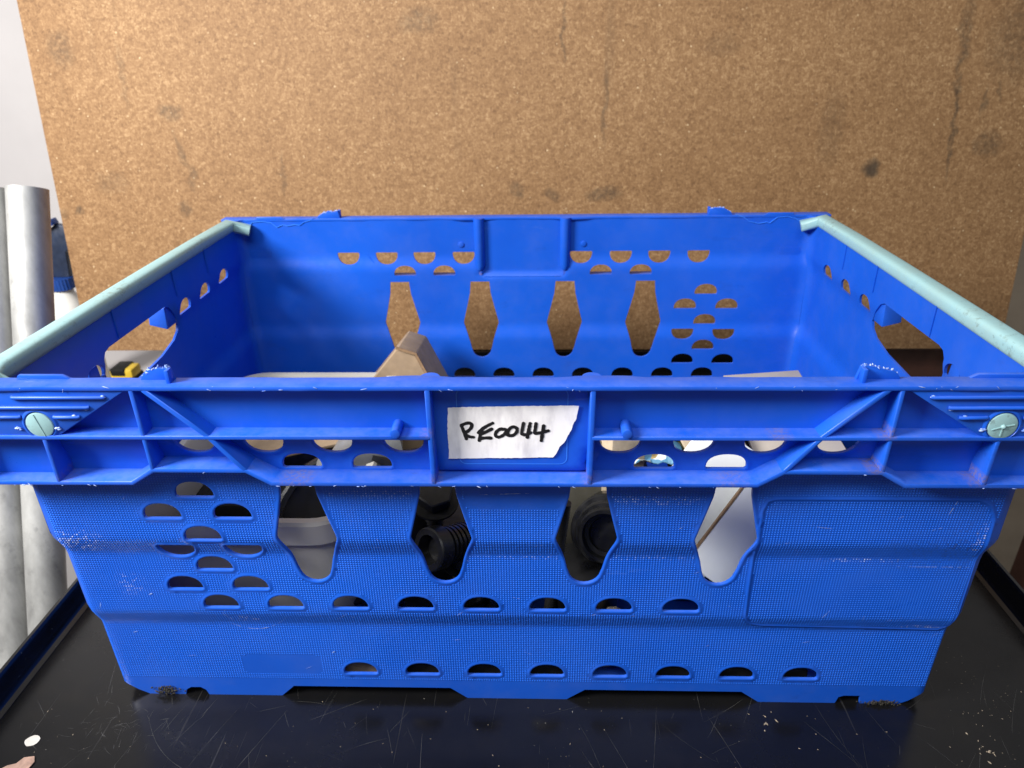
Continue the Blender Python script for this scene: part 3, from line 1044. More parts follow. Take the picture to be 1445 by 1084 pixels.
both_ends("rim_flange", flange, M_BLUEW)
ZM, ZL, ZH = -0.0320, -0.0628, -0.0540
both_ends("rib", rim_strip([(-0.3120, ZM), (-0.0444, ZM)], 0.0026, 0.0, 0.0112), M_BLUEW)
both_ends("rib", rim_strip([(0.0444, ZM), (0.3120, ZM)], 0.0026, 0.0, 0.0112), M_BLUEW)
low = [(-0.3120, ZL), (-0.2203, ZL), (-0.2062, ZH), (-0.1522, ZH), (-0.1385, ZL), (0.1385, ZL), (0.1522, ZH), (0.2062, ZH), (0.2203, ZL), (0.3120, ZL)]
both_ends("rib", rim_strip(low, 0.0028, 0.0003, 0.0155), M_BLUEW)
for s in (-1, 1):
    both_ends("rib", rim_strip([(s * 0.0444, -0.0020), (s * 0.0444, ZL)], 0.0030, 0.0002, 0.0150), M_BLUEW)
    both_ends("rib", rim_strip([(s * 0.2062, -0.0020), (s * 0.2062, ZH)], 0.0026, 0.0004, 0.0150), M_BLUEW)
    both_ends("rib", rim_strip([(s * 0.1995, -0.0020), (s * 0.1690, ZM), (s * 0.1522, ZH)], 0.0030, 0.0003, 0.0150), M_BLUEW)
    both_ends("rib", rim_strip([(s * 0.2635, ZM), (s * 0.2635, ZL)], 0.0026, 0.0004, 0.0150), M_BLUEW)

    # solid corner block with three raised ridges and a round bearing for the pin
    def corner(bm, s=s):
        poly = [(s * 0.2085, -0.0022), (s * 0.3115, -0.0022), (s * 0.3115, -0.0325), (s * 0.2563, -0.0325)]
        prism_xz(bm, [(x, z + H) for x, z in poly], 0.0012 - HD, 0.0114 - HD)
        bevel_all(bm, 0.0008)
    both_ends("corner_block", corner, M_BLUEW)

    def cheek(bm, s=s):            # the rim closes round the corner below the block
        add_box(bm, cl(min(s * 0.2650, s * 0.3112), 0.0098, -0.0615), cl(max(s * 0.2650, s * 0.3112), 0.0122, -0.0333))
        add_box(bm, cl(min(s * 0.3095, s * 0.3113), 0.0018, -0.0615), cl(max(s * 0.3095, s * 0.3113), 0.0103, -0.0333))
    both_ends("corner_cheek", cheek, M_BLUEW)

    for (xa, xb, z) in ((0.2215, 0.2735, -0.0068), (0.2320, 0.3030, -0.0130), (0.2390, 0.2535, -0.0190), (0.2725, 0.3030, -0.0190)):
        def ridge(bm, s=s, xa=xa, xb=xb, z=z):
            sec = [(0.0011 * math.cos(a), 0.0011 * math.sin(a)) for a in [2 * math.pi * i / 8 for i in range(8)]]
            sweep(bm, [cl(s * xa, 0.0010, z), cl(s * (xa + 0.001), 0.0004, z), cl(s * (xb - 0.001), 0.0004, z), cl(s * xb, 0.0010, z)], sec)
        both_ends("ridge", ridge, M_BLUEW, 60)

    def ridge_wear(bm, s=s):
        for (x, z, l) in ((0.2215, -0.0068, 0.003), (0.2318, -0.0130, 0.004), (0.2395, -0.0190, 0.003), (0.2520, -0.0262, 0.0024), (0.2745, -0.0262, 0.0024)):
            rr2 = random.Random(int(x * 9e4))
            for k in range(7):
                px_, pz_ = s * (x + rr2.uniform(0, l)), z + rr2.uniform(-0.0012, 0.0012)
                r_ = rr2.uniform(0.0004, 0.0010)
                bmesh.ops.create_icosphere(bm, subdivisions=1, radius=r_, matrix=Matrix.Translation(Vector(cl(px_, 0.0006, pz_))) @ Matrix.Diagonal((1.5, 0.8, 0.7, 1)))
    both_ends("scuffs", ridge_wear, M_SCUFF, 80)["kind"] = "stuff"

    def knob(bm, s=s):
        m_ = Matrix.Translation(Vector(cl(s * 0.0635, 0.0055, -0.0282))) @ Matrix.Rotation(RAD(90), 4, 'X')
        bmesh.ops.create_cone(bm, cap_ends=True, segments=18, radius1=0.0030, radius2=0.0029, depth=0.0150, matrix=m_)
        bevel_all(bm, 0.0006)
    both_ends("knob", knob, M_BLUEW)

    def column(bm, s=s):          # half round column on the inside of the wall behind each bay rib
        sec = [(s * 0.0444 + 0.0056 * math.cos(a), 0.0125 + 0.0062 * math.sin(a)) for a in [math.pi * i / 12 for i in range(13)]]
        top = [bm.verts.new(cl(x, y, -0.0004)) for x, y in sec]
        bot = [bm.verts.new(cl(x, y, -0.0500)) for x, y in sec]
        tip = [bm.verts.new(cl(s * 0.0444 + (x - s * 0.0444) * 0.6, 0.0125 + (y - 0.0125) * 0.75, -0.0545)) for x, y in sec]
        for i in range(12):
            bm.faces.new((top[i], top[i + 1], bot[i + 1], bot[i]))
            bm.faces.new((bot[i], bot[i + 1], tip[i + 1], tip[i]))
        bm.faces.new(top); bm.faces.new(tip[::-1])
        bm.faces.new((top[0], bot[0], tip[0], tip[-1], bot[-1], top[-1]))
    both_ends("column", column, M_BLUE, 50)

    def low_plate(bm, s=s):       # thin raised pad on the flange by the corner
        prism_xz(bm, [(x, z + H) for x, z in [(s * 0.2755, -0.001), (s * 0.2735, 0.0022), (s * 0.2490, 0.0022), (s * 0.2430, -0.001)]], 0.0100 - HD, 0.0125 - HD)
        bevel_all(bm, 0.0005)
    both_ends("stop_pad", low_plate, M_BLUEW)

# broken stacking tabs on the rim, each a snapped stub with chalky torn edges


def broken_tab(x0, x1, s, turned, post):
    bm = bmesh.new()
    rr_ = random.Random(int(abs(x0) * 1e5) + (7 if turned else 0))
    n = 9
    tops = []
    for i in range(n):
        k = i / (n - 1)
        base = 0.0030 + 0.0042 * min(1, k * 2.2)
        tops.append(base + rr_.uniform(-0.0009, 0.0009))
    poly = [(x0, -0.001)] + [(x0 + (x1 - x0) * (0.10 + 0.82 * i / (n - 1)), tops[i]) for i in range(n)] + [(x1, -0.001)]
    prism_xz(bm, [(x, z + H) for x, z in poly], 0.0088 - HD, 0.0112 - HD)
    prism_xz(bm, [(x, z + H) for x, z in [(post - 0.0012, -0.001), (post - 0.0012, 0.0076), (post + 0.0012, 0.0078), (post + 0.0012, -0.001)]], 0.0040 - HD, 0.0086 - HD)
    bevel_all(bm, 0.0005)
    o = bm_obj("broken_tab", bm, M_BLUEW, crate)
    bm = bmesh.new()
    for i in range(26):
        k = rr_.random()
        j = min(n - 1, int(k * n))
        px_ = x0 + (x1 - x0) * (0.10 + 0.82 * k)
        m_ = Matrix.Translation(Vector(cl(px_, 0.0100 + rr_.uniform(-0.001, 0.001), tops[j] + rr_.uniform(-0.0006, 0.0004)))) @ Matrix.Rotation(rr_.uniform(0, 3), 4, 'Y') @ Matrix.Diagonal((1.7, 0.8, 0.5, 1))
        bmesh.ops.create_icosphere(bm, subdivisions=1, radius=rr_.uniform(0.0004, 0.0010), matrix=m_)
    w = bm_obj("torn_edge", bm, M_SCUFF, o, 80)
    w["kind"] = "stuff"
    if turned:
        o.rotation_euler = (0, 0, math.pi)


broken_tab(-0.2045, -0.1845, 1, False, -0.1860)
broken_tab(0.2085, 0.1840, 1, False, 0.1865)
broken_tab(-0.2140, -0.1880, 1, True, -0.1900)
broken_tab(0.2120, 0.1870, 1, True, 0.1885)

# torn skin along the back rim near both corners: a jagged, curled lip
for pts in ([(-0.2900, -0.0140), (-0.2790, -0.0030), (-0.2680, -0.0022), (-0.2590, -0.0040), (-0.2540, -0.0085), (-0.2480, -0.0060), (-0.2430, -0.0072), (-0.2350, -0.0058), (-0.2300, -0.0066), (-0.2250, -0.0032), (-0.2190, -0.0018), (-0.2140, 0.0010)],
            [(0.2160, 0.0008), (0.2240, -0.0018), (0.2300, -0.0062), (0.2400, -0.0086), (0.2480, -0.0070), (0.2510, -0.0082), (0.2580, -0.0024), (0.2680, -0.0016), (0.2760, -0.0036), (0.2860, -0.0095), (0.2900, -0.0140)]):
    bm = bmesh.new()
    prism_xz(bm, [(x, z + H) for x, z in strip_poly(pts, 0.0005)], 0.3873 - HD, 0.3885 - HD)
    bm_obj("torn_lip", bm, M_LINE, crate, None)

# pale nicks along the edges of the front rim
bm = bmesh.new()
rr = random.Random(77)
for i in range(95):
    lowe = rr.random() < 0.45
    x = rr.uniform(-0.30, 0.30)
    if lowe:
        z = -0.0641 if (abs(x) < 0.137 or abs(x) > 0.222) else (-0.0553 if 0.154 < abs(x) < 0.205 else None)
        if z is None:
            continue
        p = cl(x, 0.0004, z + rr.uniform(-0.0002, 0.0004))
    else:
        p = cl(x, rr.uniform(-0.0001, 0.0006), -0.0003 + rr.uniform(-0.0022, 0.0001))
    m_ = Matrix.Translation(Vector(p)) @ Matrix.Rotation(rr.gauss(0, 0.5), 4, 'Y') @ Matrix.Diagonal((rr.uniform(1.2, 7), 0.9, 0.6, 1))
    bmesh.ops.create_icosphere(bm, subdivisions=1, radius=rr.uniform(0.00015, 0.0004), matrix=m_)
o = bm_obj("nicks", bm, M_SCUFF, crate, 80)
o["kind"] = "stuff"

# --- bale arms


def arm(s):
    bm = bmesh.new()
    sec = [(0.0074 * math.copysign(abs(math.cos(a)) ** 0.6, math.cos(a)), 0.0058 * math.copysign(abs(math.sin(a)) ** 0.6, math.sin(a))) for a in [2 * math.pi * (i + 0.5) / 20 for i in range(20)]]
    path = [cl(s * x, y, z) for x, y, z in ((0.276, 0.0165, -0.0160), (0.3005, 0.0185, -0.0050), (0.3005, 0.0300, -0.0040), (0.3005, 0.12, -0.0036), (0.3005, 0.21, -0.0034), (0.3005, 0.30, -0.0036), (0.3005, 0.3790, -0.0045), (0.2810, 0.3835, -0.0105))]
    sweep(bm, path, sec, scales=[0.62, 0.9, 1, 1, 1, 1, 1, 0.95])
    o = bm_obj("bale_arm", bm, M_TEAL, crate, 50)
    o["label"] = "pale teal bale arm along the %s end" % ("left" if s < 0 else "right")
    for y, d in ((0.0, -1), (0.4, 1)):
        bm = bmesh.new()
        m_ = Matrix.Translation(Vector(cl(s * 0.2630, y + 0.0042 * -d, -0.0241))) @ Matrix.Rotation(RAD(90), 4, 'X')
        bmesh.ops.create_cone(bm, cap_ends=True, segments=36, radius1=0.0078, radius2=0.0078, depth=0.0080, matrix=m_)
        bevel_all(bm, 0.0007)
        if d < 0:
            m2 = Matrix.Translation(Vector(cl(s * 0.2630, 0.0001, -0.0241)))
            if s > 0:
                for a_ in (12, 200, 268):
                    mm = m2 @ Matrix.Rotation(RAD(-a_), 4, 'Y') @ Matrix.Translation((0.0032, 0, 0)) @ Matrix.Diagonal((0.0054, 0.0006, 0.0006, 1))
                    bmesh.ops.create_cube(bm, size=1, matrix=mm)
                bmesh.ops.create_icosphere(bm, subdivisions=2, radius=0.0014, matrix=m2)
            else:
                mm = m2 @ Matrix.Rotation(RAD(78), 4, 'Y') @ Matrix.Diagonal((0.0140, 0.0004, 0.0004, 1))
                bmesh.ops.create_cube(bm, size=1, matrix=mm)
        bm_obj("pin_head", bm, M_TEAL, o, 40)


arm(-1)
arm(1)
# dark recess ring round each front pin
for s in (-1, 1):
    bm = bmesh.new()
    seg = 36
    for r0, r1 in ((0.0083, 0.0096),):
        a_ = [bm.verts.new(cl(s * 0.2630 + r0 * math.cos(2 * math.pi * i / seg), 0.0011, -0.0241 + r0 * math.sin(2 * math.pi * i / seg))) for i in range(seg)]
        b_ = [bm.verts.new(cl(s * 0.2630 + (r0 + 0.0004) * math.cos(2 * math.pi * i / seg), 0.0004, -0.0241 + (r0 + 0.0004) * math.sin(2 * math.pi * i / seg))) for i in range(seg)]
        c_ = [bm.verts.new(cl(s * 0.2630 + r1 * math.cos(2 * math.pi * i / seg), 0.0005, -0.0241 + r1 * math.sin(2 * math.pi * i / seg))) for i in range(seg)]
        d_ = [bm.verts.new(cl(s * 0.2630 + (r1 + 0.001) * math.cos(2 * math.pi * i / seg), 0.0016, -0.0241 + (r1 + 0.001) * math.sin(2 * math.pi * i / seg))) for i in range(seg)]
        for i in range(seg):
            j = (i + 1) % seg
            bm.faces.new((a_[i], a_[j], b_[j], b_[i])); bm.faces.new((b_[i], b_[j], c_[j], c_[i])); bm.faces.new((c_[i], c_[j], d_[j], d_[i]))
    bm_obj("pin_collar", bm, M_BLUEW, crate, 60)

# --- paper label with its handwriting
lab_out = [(-0.0349, -0.0175), (0.0, -0.0166), (0.0376, -0.0161), (0.0374, -0.0180), (0.0365, -0.0215), (0.0362, -0.0245), (0.0347, -0.0275), (0.0335, -0.0320), (0.0318, -0.0350), (0.0300, -0.0395), (0.0272, -0.0425), (0.0255, -0.0468), (0.0236, -0.0497), (0.0100, -0.0500), (-0.0363, -0.0508), (-0.0358, -0.0460), (-0.0360, -0.0330)]


def jag(poly, amp, seed):
    rr_ = random.Random(seed)
    d_ = densify(poly, 0.0011)
    return [(x + rr_.uniform(-amp, amp), z + rr_.uniform(-amp, amp)) for x, z in d_]


def paper_y(x, z):
    return 0.0092 - 0.0004 * noise.noise(Vector((x * 55, z * 40, 1.3))) - 0.0006 * max(0, (x - 0.018) / 0.02) ** 2 - 0.00025 * max(0, noise.noise(Vector((x * 160, z * 30, 4.0))))


lo = jag(lab_out, 0.00013, 4)
g = [(x, z) for x in np.arange(-0.036, 0.038, 0.0016) for z in np.arange(-0.051, -0.016, 0.0016)]
ga = np.array(g)
okm = inside(ga[:, 0], ga[:, 1], lo) & (seg_dist(ga[:, 0], ga[:, 1], lo) > 0.0006)
v2, _, f2, _, _, _ = delaunay_2d_cdt([Vector(p) for p in lo] + [Vector(p) for p in ga[okm].tolist()], [(i, (i + 1) % len(lo)) for i in range(len(lo))], [], 0, 1e-7)
cen = np.array([((v2[f[0]].x + v2[f[1]].x + v2[f[2]].x) / 3, (v2[f[0]].y + v2[f[1]].y + v2[f[2]].y) / 3) for f in f2])
kp = inside(cen[:, 0], cen[:, 1], lo)
nv = len(v2)
pv = [cl(p.x, paper_y(p.x, p.y), p.y) for p in v2] + [cl(p.x, paper_y(p.x, p.y) + 0.00012, p.y) for p in v2]
pf = [f for f, k in zip(f2, kp) if k]
pf = pf + [[nv + i for i in f[::-1]] for f in pf]
paper = mesh_obj("paper_label", pv, pf, M_PAPER, crate, smooth=60)
bm = bmesh.new(); bm.from_mesh(paper.data); bmesh.ops.recalc_face_normals(bm, faces=bm.faces); bm.to_mesh(paper.data); bm.free()
paper["label"] = "torn white paper label reading RE0044 in black marker"

strokes = [
    [(-27.9, -28.8), (-27.2, -31.1), (-26.3, -34.2), (-25.5, -37.4)],
    [(-27.9, -28.6), (-25.3, -27.4), (-23.2, -27.3), (-22.1, -28.4), (-22.6, -30.4), (-24.3, -32.3), (-26.3, -33.8), (-25.0, -35.2), (-23.5, -36.1), (-21.5, -36.4)],
    [(-10.4, -27.3), (-12.6, -28.5), (-14.7, -29.8), (-16.8, -31.6), (-18.5, -33.5)],
    [(-15.9, -30.5), (-16.9, -32.8), (-17.5, -34.9), (-18.2, -38.6)],
    [(-11.0, -31.0), (-14.1, -32.8), (-17.6, -34.5)],
    [(-18.0, -37.4), (-14.9, -36.8), (-11.6, -36.9)],
    [(-4.3, -31.0), (-6.0, -31.0), (-7.4, -31.8), (-8.6, -33.2), (-9.0, -34.8), (-8.2, -36.0), (-6.7, -36.1), (-4.6, -34.9), (-3.1, -33.0), (-2.8, -31.6), (-3.6, -31.0), (-4.7, -31.1)],
    [(-3.1, -33.6), (-2.3, -34.7), (-1.0, -35.2), (1.0, -34.9), (2.6, -33.5), (3.3, -31.8), (2.9, -30.2), (1.4, -29.5), (-0.2, -30.0), (-1.6, -31.8), (-2.1, -33.6), (-1.4, -34.9)],
    [(6.9, -27.2), (6.3, -30.6), (5.9, -33.8), (7.4, -34.5), (9.0, -34.2), (10.9, -33.2)],
    [(10.6, -27.3), (10.2, -29.4), (9.8, -31.4), (9.0, -36.3)],
    [(13.9, -27.3), (13.5, -30.6), (13.2, -33.4), (15.0, -33.4), (18.0, -32.7), (20.7, -31.9)],
    [(18.2, -28.7), (17.8, -31.6), (17.4, -34.5), (16.9, -38.4)]]
for si, st in enumerate(strokes):
    P = []
    S_ = [Vector(p) * 0.001 for p in st]
    for i in range(len(S_) - 1):       # Catmull-Rom
        p0, p1, p2, p3 = S_[max(0, i - 1)], S_[i], S_[i + 1], S_[min(len(S_) - 1, i + 2)]
        for k in range(6):
            u_ = k / 6
            P.append(0.5 * ((2 * p1) + (p2 - p0) * u_ + (2 * p0 - 5 * p1 + 4 * p2 - p3) * u_ ** 2 + (3 * p1 - p0 - 3 * p2 + p3) * u_ ** 3))
    P.append(S_[-1])
    bm = bmesh.new()
    wv_ = 0.00112
    L, R_ = [], []
    N = len(P)
    for i, p in enumerate(P):
        d = (P[min(N - 1, i + 1)] - P[max(0, i - 1)]).normalized()
        nn = Vector((-d.y, d.x))
        w = wv_ * (0.88 + 0.22 * noise.noise(Vector((i * 0.4, si * 3.3, 0))))
        L.append(p + nn * w); R_.append(p - nn * w)

    def cap(p, d, w):
        a0 = math.atan2(d.y, d.x)
        return [p + Vector((math.cos(a0 + q), math.sin(a0 + q))) * w for q in (-1.2, -0.7, -0.2, 0.2, 0.7, 1.2)]
    d0, d1 = (P[0] - P[1]).normalized(), (P[-1] - P[-2]).normalized()
    off = 0.00016 + 0.00001 * si
    mk = lambda p: bm.verts.new(cl(p.x, paper_y(p.x, p.y) - off, p.y))
    Lv, Rv = [mk(p) for p in L], [mk(p) for p in R_]
    for i in range(N - 1):
        bm.faces.new((Lv[i], Lv[i + 1], Rv[i + 1], Rv[i]))
    bm.faces.new([Lv[-1]] + [mk(p) for p in cap(P[-1], d1, wv_ * 0.9)][::-1] + [Rv[-1]])
    bm.faces.new([Rv[0]] + [mk(p) for p in cap(P[0], d0, wv_ * 0.9)][::-1] + [Lv[0]])
    bm_obj("marker_stroke", bm, M_INK, paper, None)

# faint moulded outline in the label bay and the grime on two feet
bm = bmesh.new()
rl = round_rect(-0.0300, 0.0315, -0.0545, -0.0060, 0.004, 4)
ro, ri = offset_poly(rl, 0.00025), offset_poly(rl, -0.00025)
va = [bm.verts.new(cl(x, 0.00972, z)) for x, z in ro]; vb = [bm.verts.new(cl(x, 0.00972, z)) for x, z in ri]
for i in range(len(rl)):
    j = (i + 1) % len(rl)
    bm.faces.new((va[i], va[j], vb[j], vb[i]))
bm_obj("moulded_line", bm, M_LINE, crate, None)
for (x, z, w) in ((-0.2575, -0.2610, 0.010), (0.2600, -0.2640, 0.012)):
    bm = bmesh.new()
    rr_ = random.Random(int(x * 1e4))
    for i in range(150):
        px_ = x + rr_.gauss(0, w * 0.42)
        pz_ = z + (rr_.gauss(0.0005, 0.0026) if x < 0 else rr_.gauss(0, 0.0012))
        pz_ = max(-0.2655, pz_)
        if pz_ > -0.2555 - 0.25 * abs(px_ - x):
            continue
        m_ = Matrix.Translation(Vector(cl(px_, 0.0240 + rr_.uniform(-0.0008, 0.0004), pz_))) @ Matrix.Rotation(rr_.uniform(0, 3), 4, 'Y') @ Matrix.Diagonal((1.6, 0.35, 0.9, 1))
        bmesh.ops.create_icosphere(bm, subdivisions=1, radius=rr_.uniform(0.0002, 0.0009), matrix=m_)
    o = bm_obj("grime", bm, M_GRIME, crate, 80)
    o["kind"] = "stuff"

# ------------------------------------------------------------------ behind and beside the crate


def wl(x, y, z):                 # world point from rim-based coordinates
    return Vector((x, y, z + H))


def tube_between(bm, a, b, r, seg=36, wall=None, nring=2):
    a, b = Vector(a), Vector(b)
    d = (b - a).normalized()
    q = d.to_track_quat('Z', 'Y').to_matrix()
    ring = lambda c_, rad: [bm.verts.new(c_ + q @ Vector((rad * math.cos(2 * math.pi * i / seg), rad * math.sin(2 * math.pi * i / seg), 0))) for i in range(seg)]
    o0, o1 = ring(a, r), ring(b, r)
    qs = lambda p, s: [bm.faces.new((p[i], p[(i + 1) % seg], s[(i + 1) % seg], s[i])) for i in range(seg)]
    qs(o0, o1)
    if wall:
        i0, i1 = ring(a, r - wall), ring(b, r - wall)
        qs(i1, i0); qs(o1, i1); qs(i0, o0)
    else:
        bm.faces.new(o0[::-1]); bm.faces.new(o1)


def pipe(label, top, low, r):
    top, low = Vector(top), Vector(low)
    d = (low - top)
    foot = top + d * ((-0.745 - top.z) / d.z)
    t_ = thing("steel_pipe", label, "pipe", foot, group="galvanised pipes leaning beside the board")
    bm = bmesh.new()
    tube_between(bm, Vector((0, 0, 0)), top - foot, r, 40, 0.003)
    bm_obj("tube", bm, M_PIPE, t_, 40)


pipe("galvanised steel pipe leaning against the chipboard, the nearer one beside the crate", wl(-0.5355, 0.430, 0.026), wl(-0.552, 0.262, -0.442), 0.0202)
pipe("galvanised steel pipe half cut off by the left edge of the picture", wl(-0.5775, 0.432, 0.026), wl(-0.594, 0.262, -0.442), 0.0202)

# spray bottle peeping out behind the board's left edge
sb = thing("spray_bottle", "white spray bottle with blue trigger head behind the left edge of the chipboard", "bottle", (-0.757, 0.750, -0.104))
sb.scale = (0.9, 0.9, 0.9)
bm = bmesh.new()
lathe(bm, [(0.030, 0.0), (0.033, 0.004), (0.033, 0.130), (0.031, 0.150), (0.023, 0.175), (0.0165, 0.188), (0.0165, 0.200)], 32)
bm_obj("bottle_body", bm, M_WHITEP, sb, 40)
bm = bmesh.new()
seg = 48
rings = []
for z in (0.196, 0.216):
    rings.append([bm.verts.new(((0.0205 + (0.0008 if i % 2 else 0)) * math.cos(2 * math.pi * i / seg), (0.0205 + (0.0008 if i % 2 else 0)) * math.sin(2 * math.pi * i / seg), z)) for i in range(seg)])
for i in range(seg):
    bm.faces.new((rings[0][i], rings[0][(i + 1) % seg], rings[1][(i + 1) % seg], rings[1][i]))
bm.faces.new(rings[1]); bm.faces.new(rings[0][::-1])
bm_obj("collar", bm, M_BOTBLUE, sb, 20)
bm = bmesh.new()
prism_xz(bm, [(-0.014, 0.216), (0.018, 0.216), (0.024, 0.262), (0.055, 0.285), (0.055, 0.305), (0.020, 0.312), (-0.004, 0.296), (-0.012, 0.262)], 0.000, 0.013)
bevel_all(bm, 0.002)
bm_obj("sprayer_head", bm, M_NAVY, sb)
bm = bmesh.new()
prism_xz(bm, strip_poly([(0.022, 0.318), (0.004, 0.311), (-0.012, 0.296), (-0.022, 0.276), (-0.026, 0.250), (-0.025, 0.240)], 0.0105), -0.011, 0.009)
bevel_all(bm, 0.0015)
bm_obj("trigger", bm, M_BOTBLUE, sb)

tm = thing("tape_measure", "yellow and black tape measure on the white ledge, seen through the left hand hole", "tape measure", (-0.682, 0.735, -0.104))
tm.scale = (0.7, 0.8, 0.72)
box("case", (-0.028, -0.02, 0), (0.028, 0.02, 0.060), M_YEL, tm, 0.006)
box("grip", (0.006, -0.0225, 0.004), (0.030, 0.0225, 0.040), M_RUBBER, tm, 0.004)
box("grip", (-0.024, -0.0225, 0.044), (0.012, 0.0225, 0.0625), M_RUBBER, tm, 0.004)

rail = thing("wooden_rail", "dark red brown timber rail under the right end of the chipboard", "rail", (0.62, 0.68, -0.75))
box("beam", (-0.20, -0.03, 0.705), (0.30, 0.03, 0.752), M_REDB, rail, 0.003)
for x in (-0.19, 0.28):
    box("leg", (x - 0.02, -0.02, 0), (x + 0.02, 0.02, 0.7045), M_REDB, rail)
bp = thing("beige_panel", "beige upright panel low down at the right edge beyond the tray", "panel", (0.85, 0.93, -0.75))
box("sheet", (-0.42, 0, 0), (0.70, 0.016, 0.90), M_BEIGE, bp)
box("batten", (-0.06, -0.03, 0), (-0.035, -0.0005, 0.90), M_REDB, bp, 0.002)

# ------------------------------------------------------------------ inside the crate
FL = -0.2530                      # crate floor, measured from the rim top

# milky tub
tub = thing("plastic_tub", "milky plastic tub with a rolled rim inside the left end of the crate", "tub", wl(-0.192, 0.163, FL))
bm = bmesh.new()
prof = [(0.0, 0.0005, -0.020), (0.0, 0.0005, -0.014), (0.001, 0.004, -0.008), (0.0, 0.04, -0.004), (0.0, 0.060, -0.0035), (0.0, 0.0605, -0.0015), (0.0, 0.110, 0.0), (0.0, 0.111, 0.006), (0.0, 0.1265, 0.006), (0.0, 0.1285, 0.004), (0.0, 0.1285, -0.001), (0.0, 0.126, -0.002), (0.0, 0.060, -0.004), (0.0, 0.006, -0.010), (0.0, 0.0035, -0.014)]
rings = []
for _, z, d in prof:
    rings.append([bm.verts.new((x, y, z)) for x, y in round_rect(-0.078 - d, 0.078 + d, -0.114 - d, 0.114 + d, 0.026 + d, 7)])
for a, b in zip(rings, rings[1:]):
    n = len(a)
    for i in range(n):
        bm.faces.new((a[i], a[(i + 1) % n], b[(i + 1) % n], b[i]))
bm.faces.new(rings[0][::-1]); bm.faces.new(rings[-1])
bm_obj("tub_body", bm, M_TUB, tub, 40)


def part_lathe(name, prof, mat, parent, seg=36, smooth=35, loc=None, rot=None):
    bm = bmesh.new()
    lathe(bm, prof, seg)
    return bm_obj(name, bm, mat, parent, smooth, loc, rot)


# black wheel-like cap in the tub
cap_ = thing("round_black_lid", "large round black cap with a raised rim tilted in the milky tub", "cap", wl(-0.128, 0.098, -0.168), (RAD(62), 0, RAD(28)))
part_lathe("disc", [(0.056, -0.012), (0.058, -0.010), (0.058, 0.008), (0.056, 0.010), (0.052, 0.010), (0.051, 0.004), (0.020, 0.004), (0.018, 0.010), (0.004, 0.010)], M_BLACK, cap_)
cone = thing("grey_funnel", "small grey cone lying among black parts in the milky tub", "funnel", wl(-0.118, 0.150, -0.135), (RAD(70), RAD(10), RAD(-30)))
part_lathe("cone", [(0.030, 0.0), (0.032, 0.003), (0.008, 0.045), (0.007, 0.058)], simple("grey_plastic", (0.18, 0.18, 0.18), 0.4), cone)
o = box("tan_card", (-0.045, -0.035, 0), (0.045, 0.035, 0.003), M_CARD, bev=0.0005, loc=wl(-0.185, 0.172, -0.124), rot=(RAD(10), RAD(-8), RAD(10)))
tag(o, "flat tan card lying on top of the parts in the milky tub", "card")
o = box("black_block", (-0.05, -0.08, 0), (0.05, 0.08, 0.10), M_RUBBER, bev=0.004, loc=wl(-0.200, 0.175, FL + 0.006))
tag(o, "black rubber block lying low in the milky tub", "block")

# cardboard box corner sticking up
cb = thing("cardboard_box", "brown cardboard box standing on its edge, corner poking above the front rim", "box", wl(-0.116, 0.272, -0.2195), (RAD(-8), RAD(0), RAD(0)))
bm = bmesh.new()
ang = RAD(40)
prism_xz(bm, [(0.0 - 0.002, 0.121), (0.016, 0.115), (0.062, 0.020), (0.005, -0.030), (-0.100, -0.012), (-0.052, 0.062)], -0.012, 0.060)
bevel_all(bm, 0.0012, 1)
bm_obj("box_body", bm, M_CARD, cb, 30)
bm = bmesh.new()
prism_xz(bm, strip_poly([(-0.064, 0.046), (-0.022, 0.086)], 0.0007), -0.0125, -0.0119)
bm_obj("score_line", bm, M_CARDD, cb, None)
bm = bmesh.new()
prism_xz(bm, strip_poly([(-0.002, 0.1222), (0.0165, 0.1162), (0.030, 0.088)], 0.0022), -0.0140, -0.0118)
bm_obj("torn_edge", bm, M_CARDD, cb, None)

# white cartons leaning at the right: each built round a point on its upper edge, then tipped back
e1 = Vector((math.cos(RAD(57)), 0, math.sin(RAD(57)))); e2 = Vector((math.sin(RAD(57)), 0, -math.cos(RAD(57))))


def slab(name, a0, a1, b0, b1, y0, y1, mat, parent, bev=0.0005):
    bm = bmesh.new()
    q = [e1 * a0 + e2 * b0, e1 * a1 + e2 * b0, e1 * a1 + e2 * b1, e1 * a0 + e2 * b1]
    prism_xz(bm, [(p.x, p.z) for p in q], y0, y1)
    bevel_all(bm, bev, 1)
    return bm_obj(name, bm, mat, parent, 30)


wc = thing("white_carton", "white coated carton leaning on edge behind the rightmost tall slot", "carton", wl(0.1450, 0.066, -0.128), (RAD(-24), 0, RAD(-6)))
slab("carton_face", -0.046, 0.040, 0.0, 0.055, 0.0, 0.004, M_WCARD, wc)
slab("brown_edge", -0.0465, 0.0405, -0.0013, -0.0001, -0.0003, 0.0043, M_CARDD, wc, 0.0)
slab("bottom_flap", -0.044, 0.030, 0.0552, 0.062, -0.003, 0.003, M_WCARD, wc)
wc2 = thing("white_carton", "second white carton behind the leaning one, upper left of it", "carton", wl(0.1430, 0.082, -0.122), (RAD(-18), 0, RAD(-4)))
slab("carton_face", -0.060, 0.036, -0.036, 0.030, 0.0, 0.004, M_WCARD, wc2)
o = box("white_sheet", (-0.036, -0.085, 0), (0.032, 0.092, 0.004), M_DULLCARD, bev=0.0006, loc=wl(0.222, 0.178, -0.127), rot=(RAD(2), RAD(-6), RAD(-3)))
tag(o, "flat white card sheet on top of the parts in the right end of the crate", "card")
o = box("parts_box", (-0.045, -0.09, 0), (0.045, 0.09, 0.115), M_RUBBER, bev=0.003, loc=wl(0.222, 0.195, FL + 0.0005))
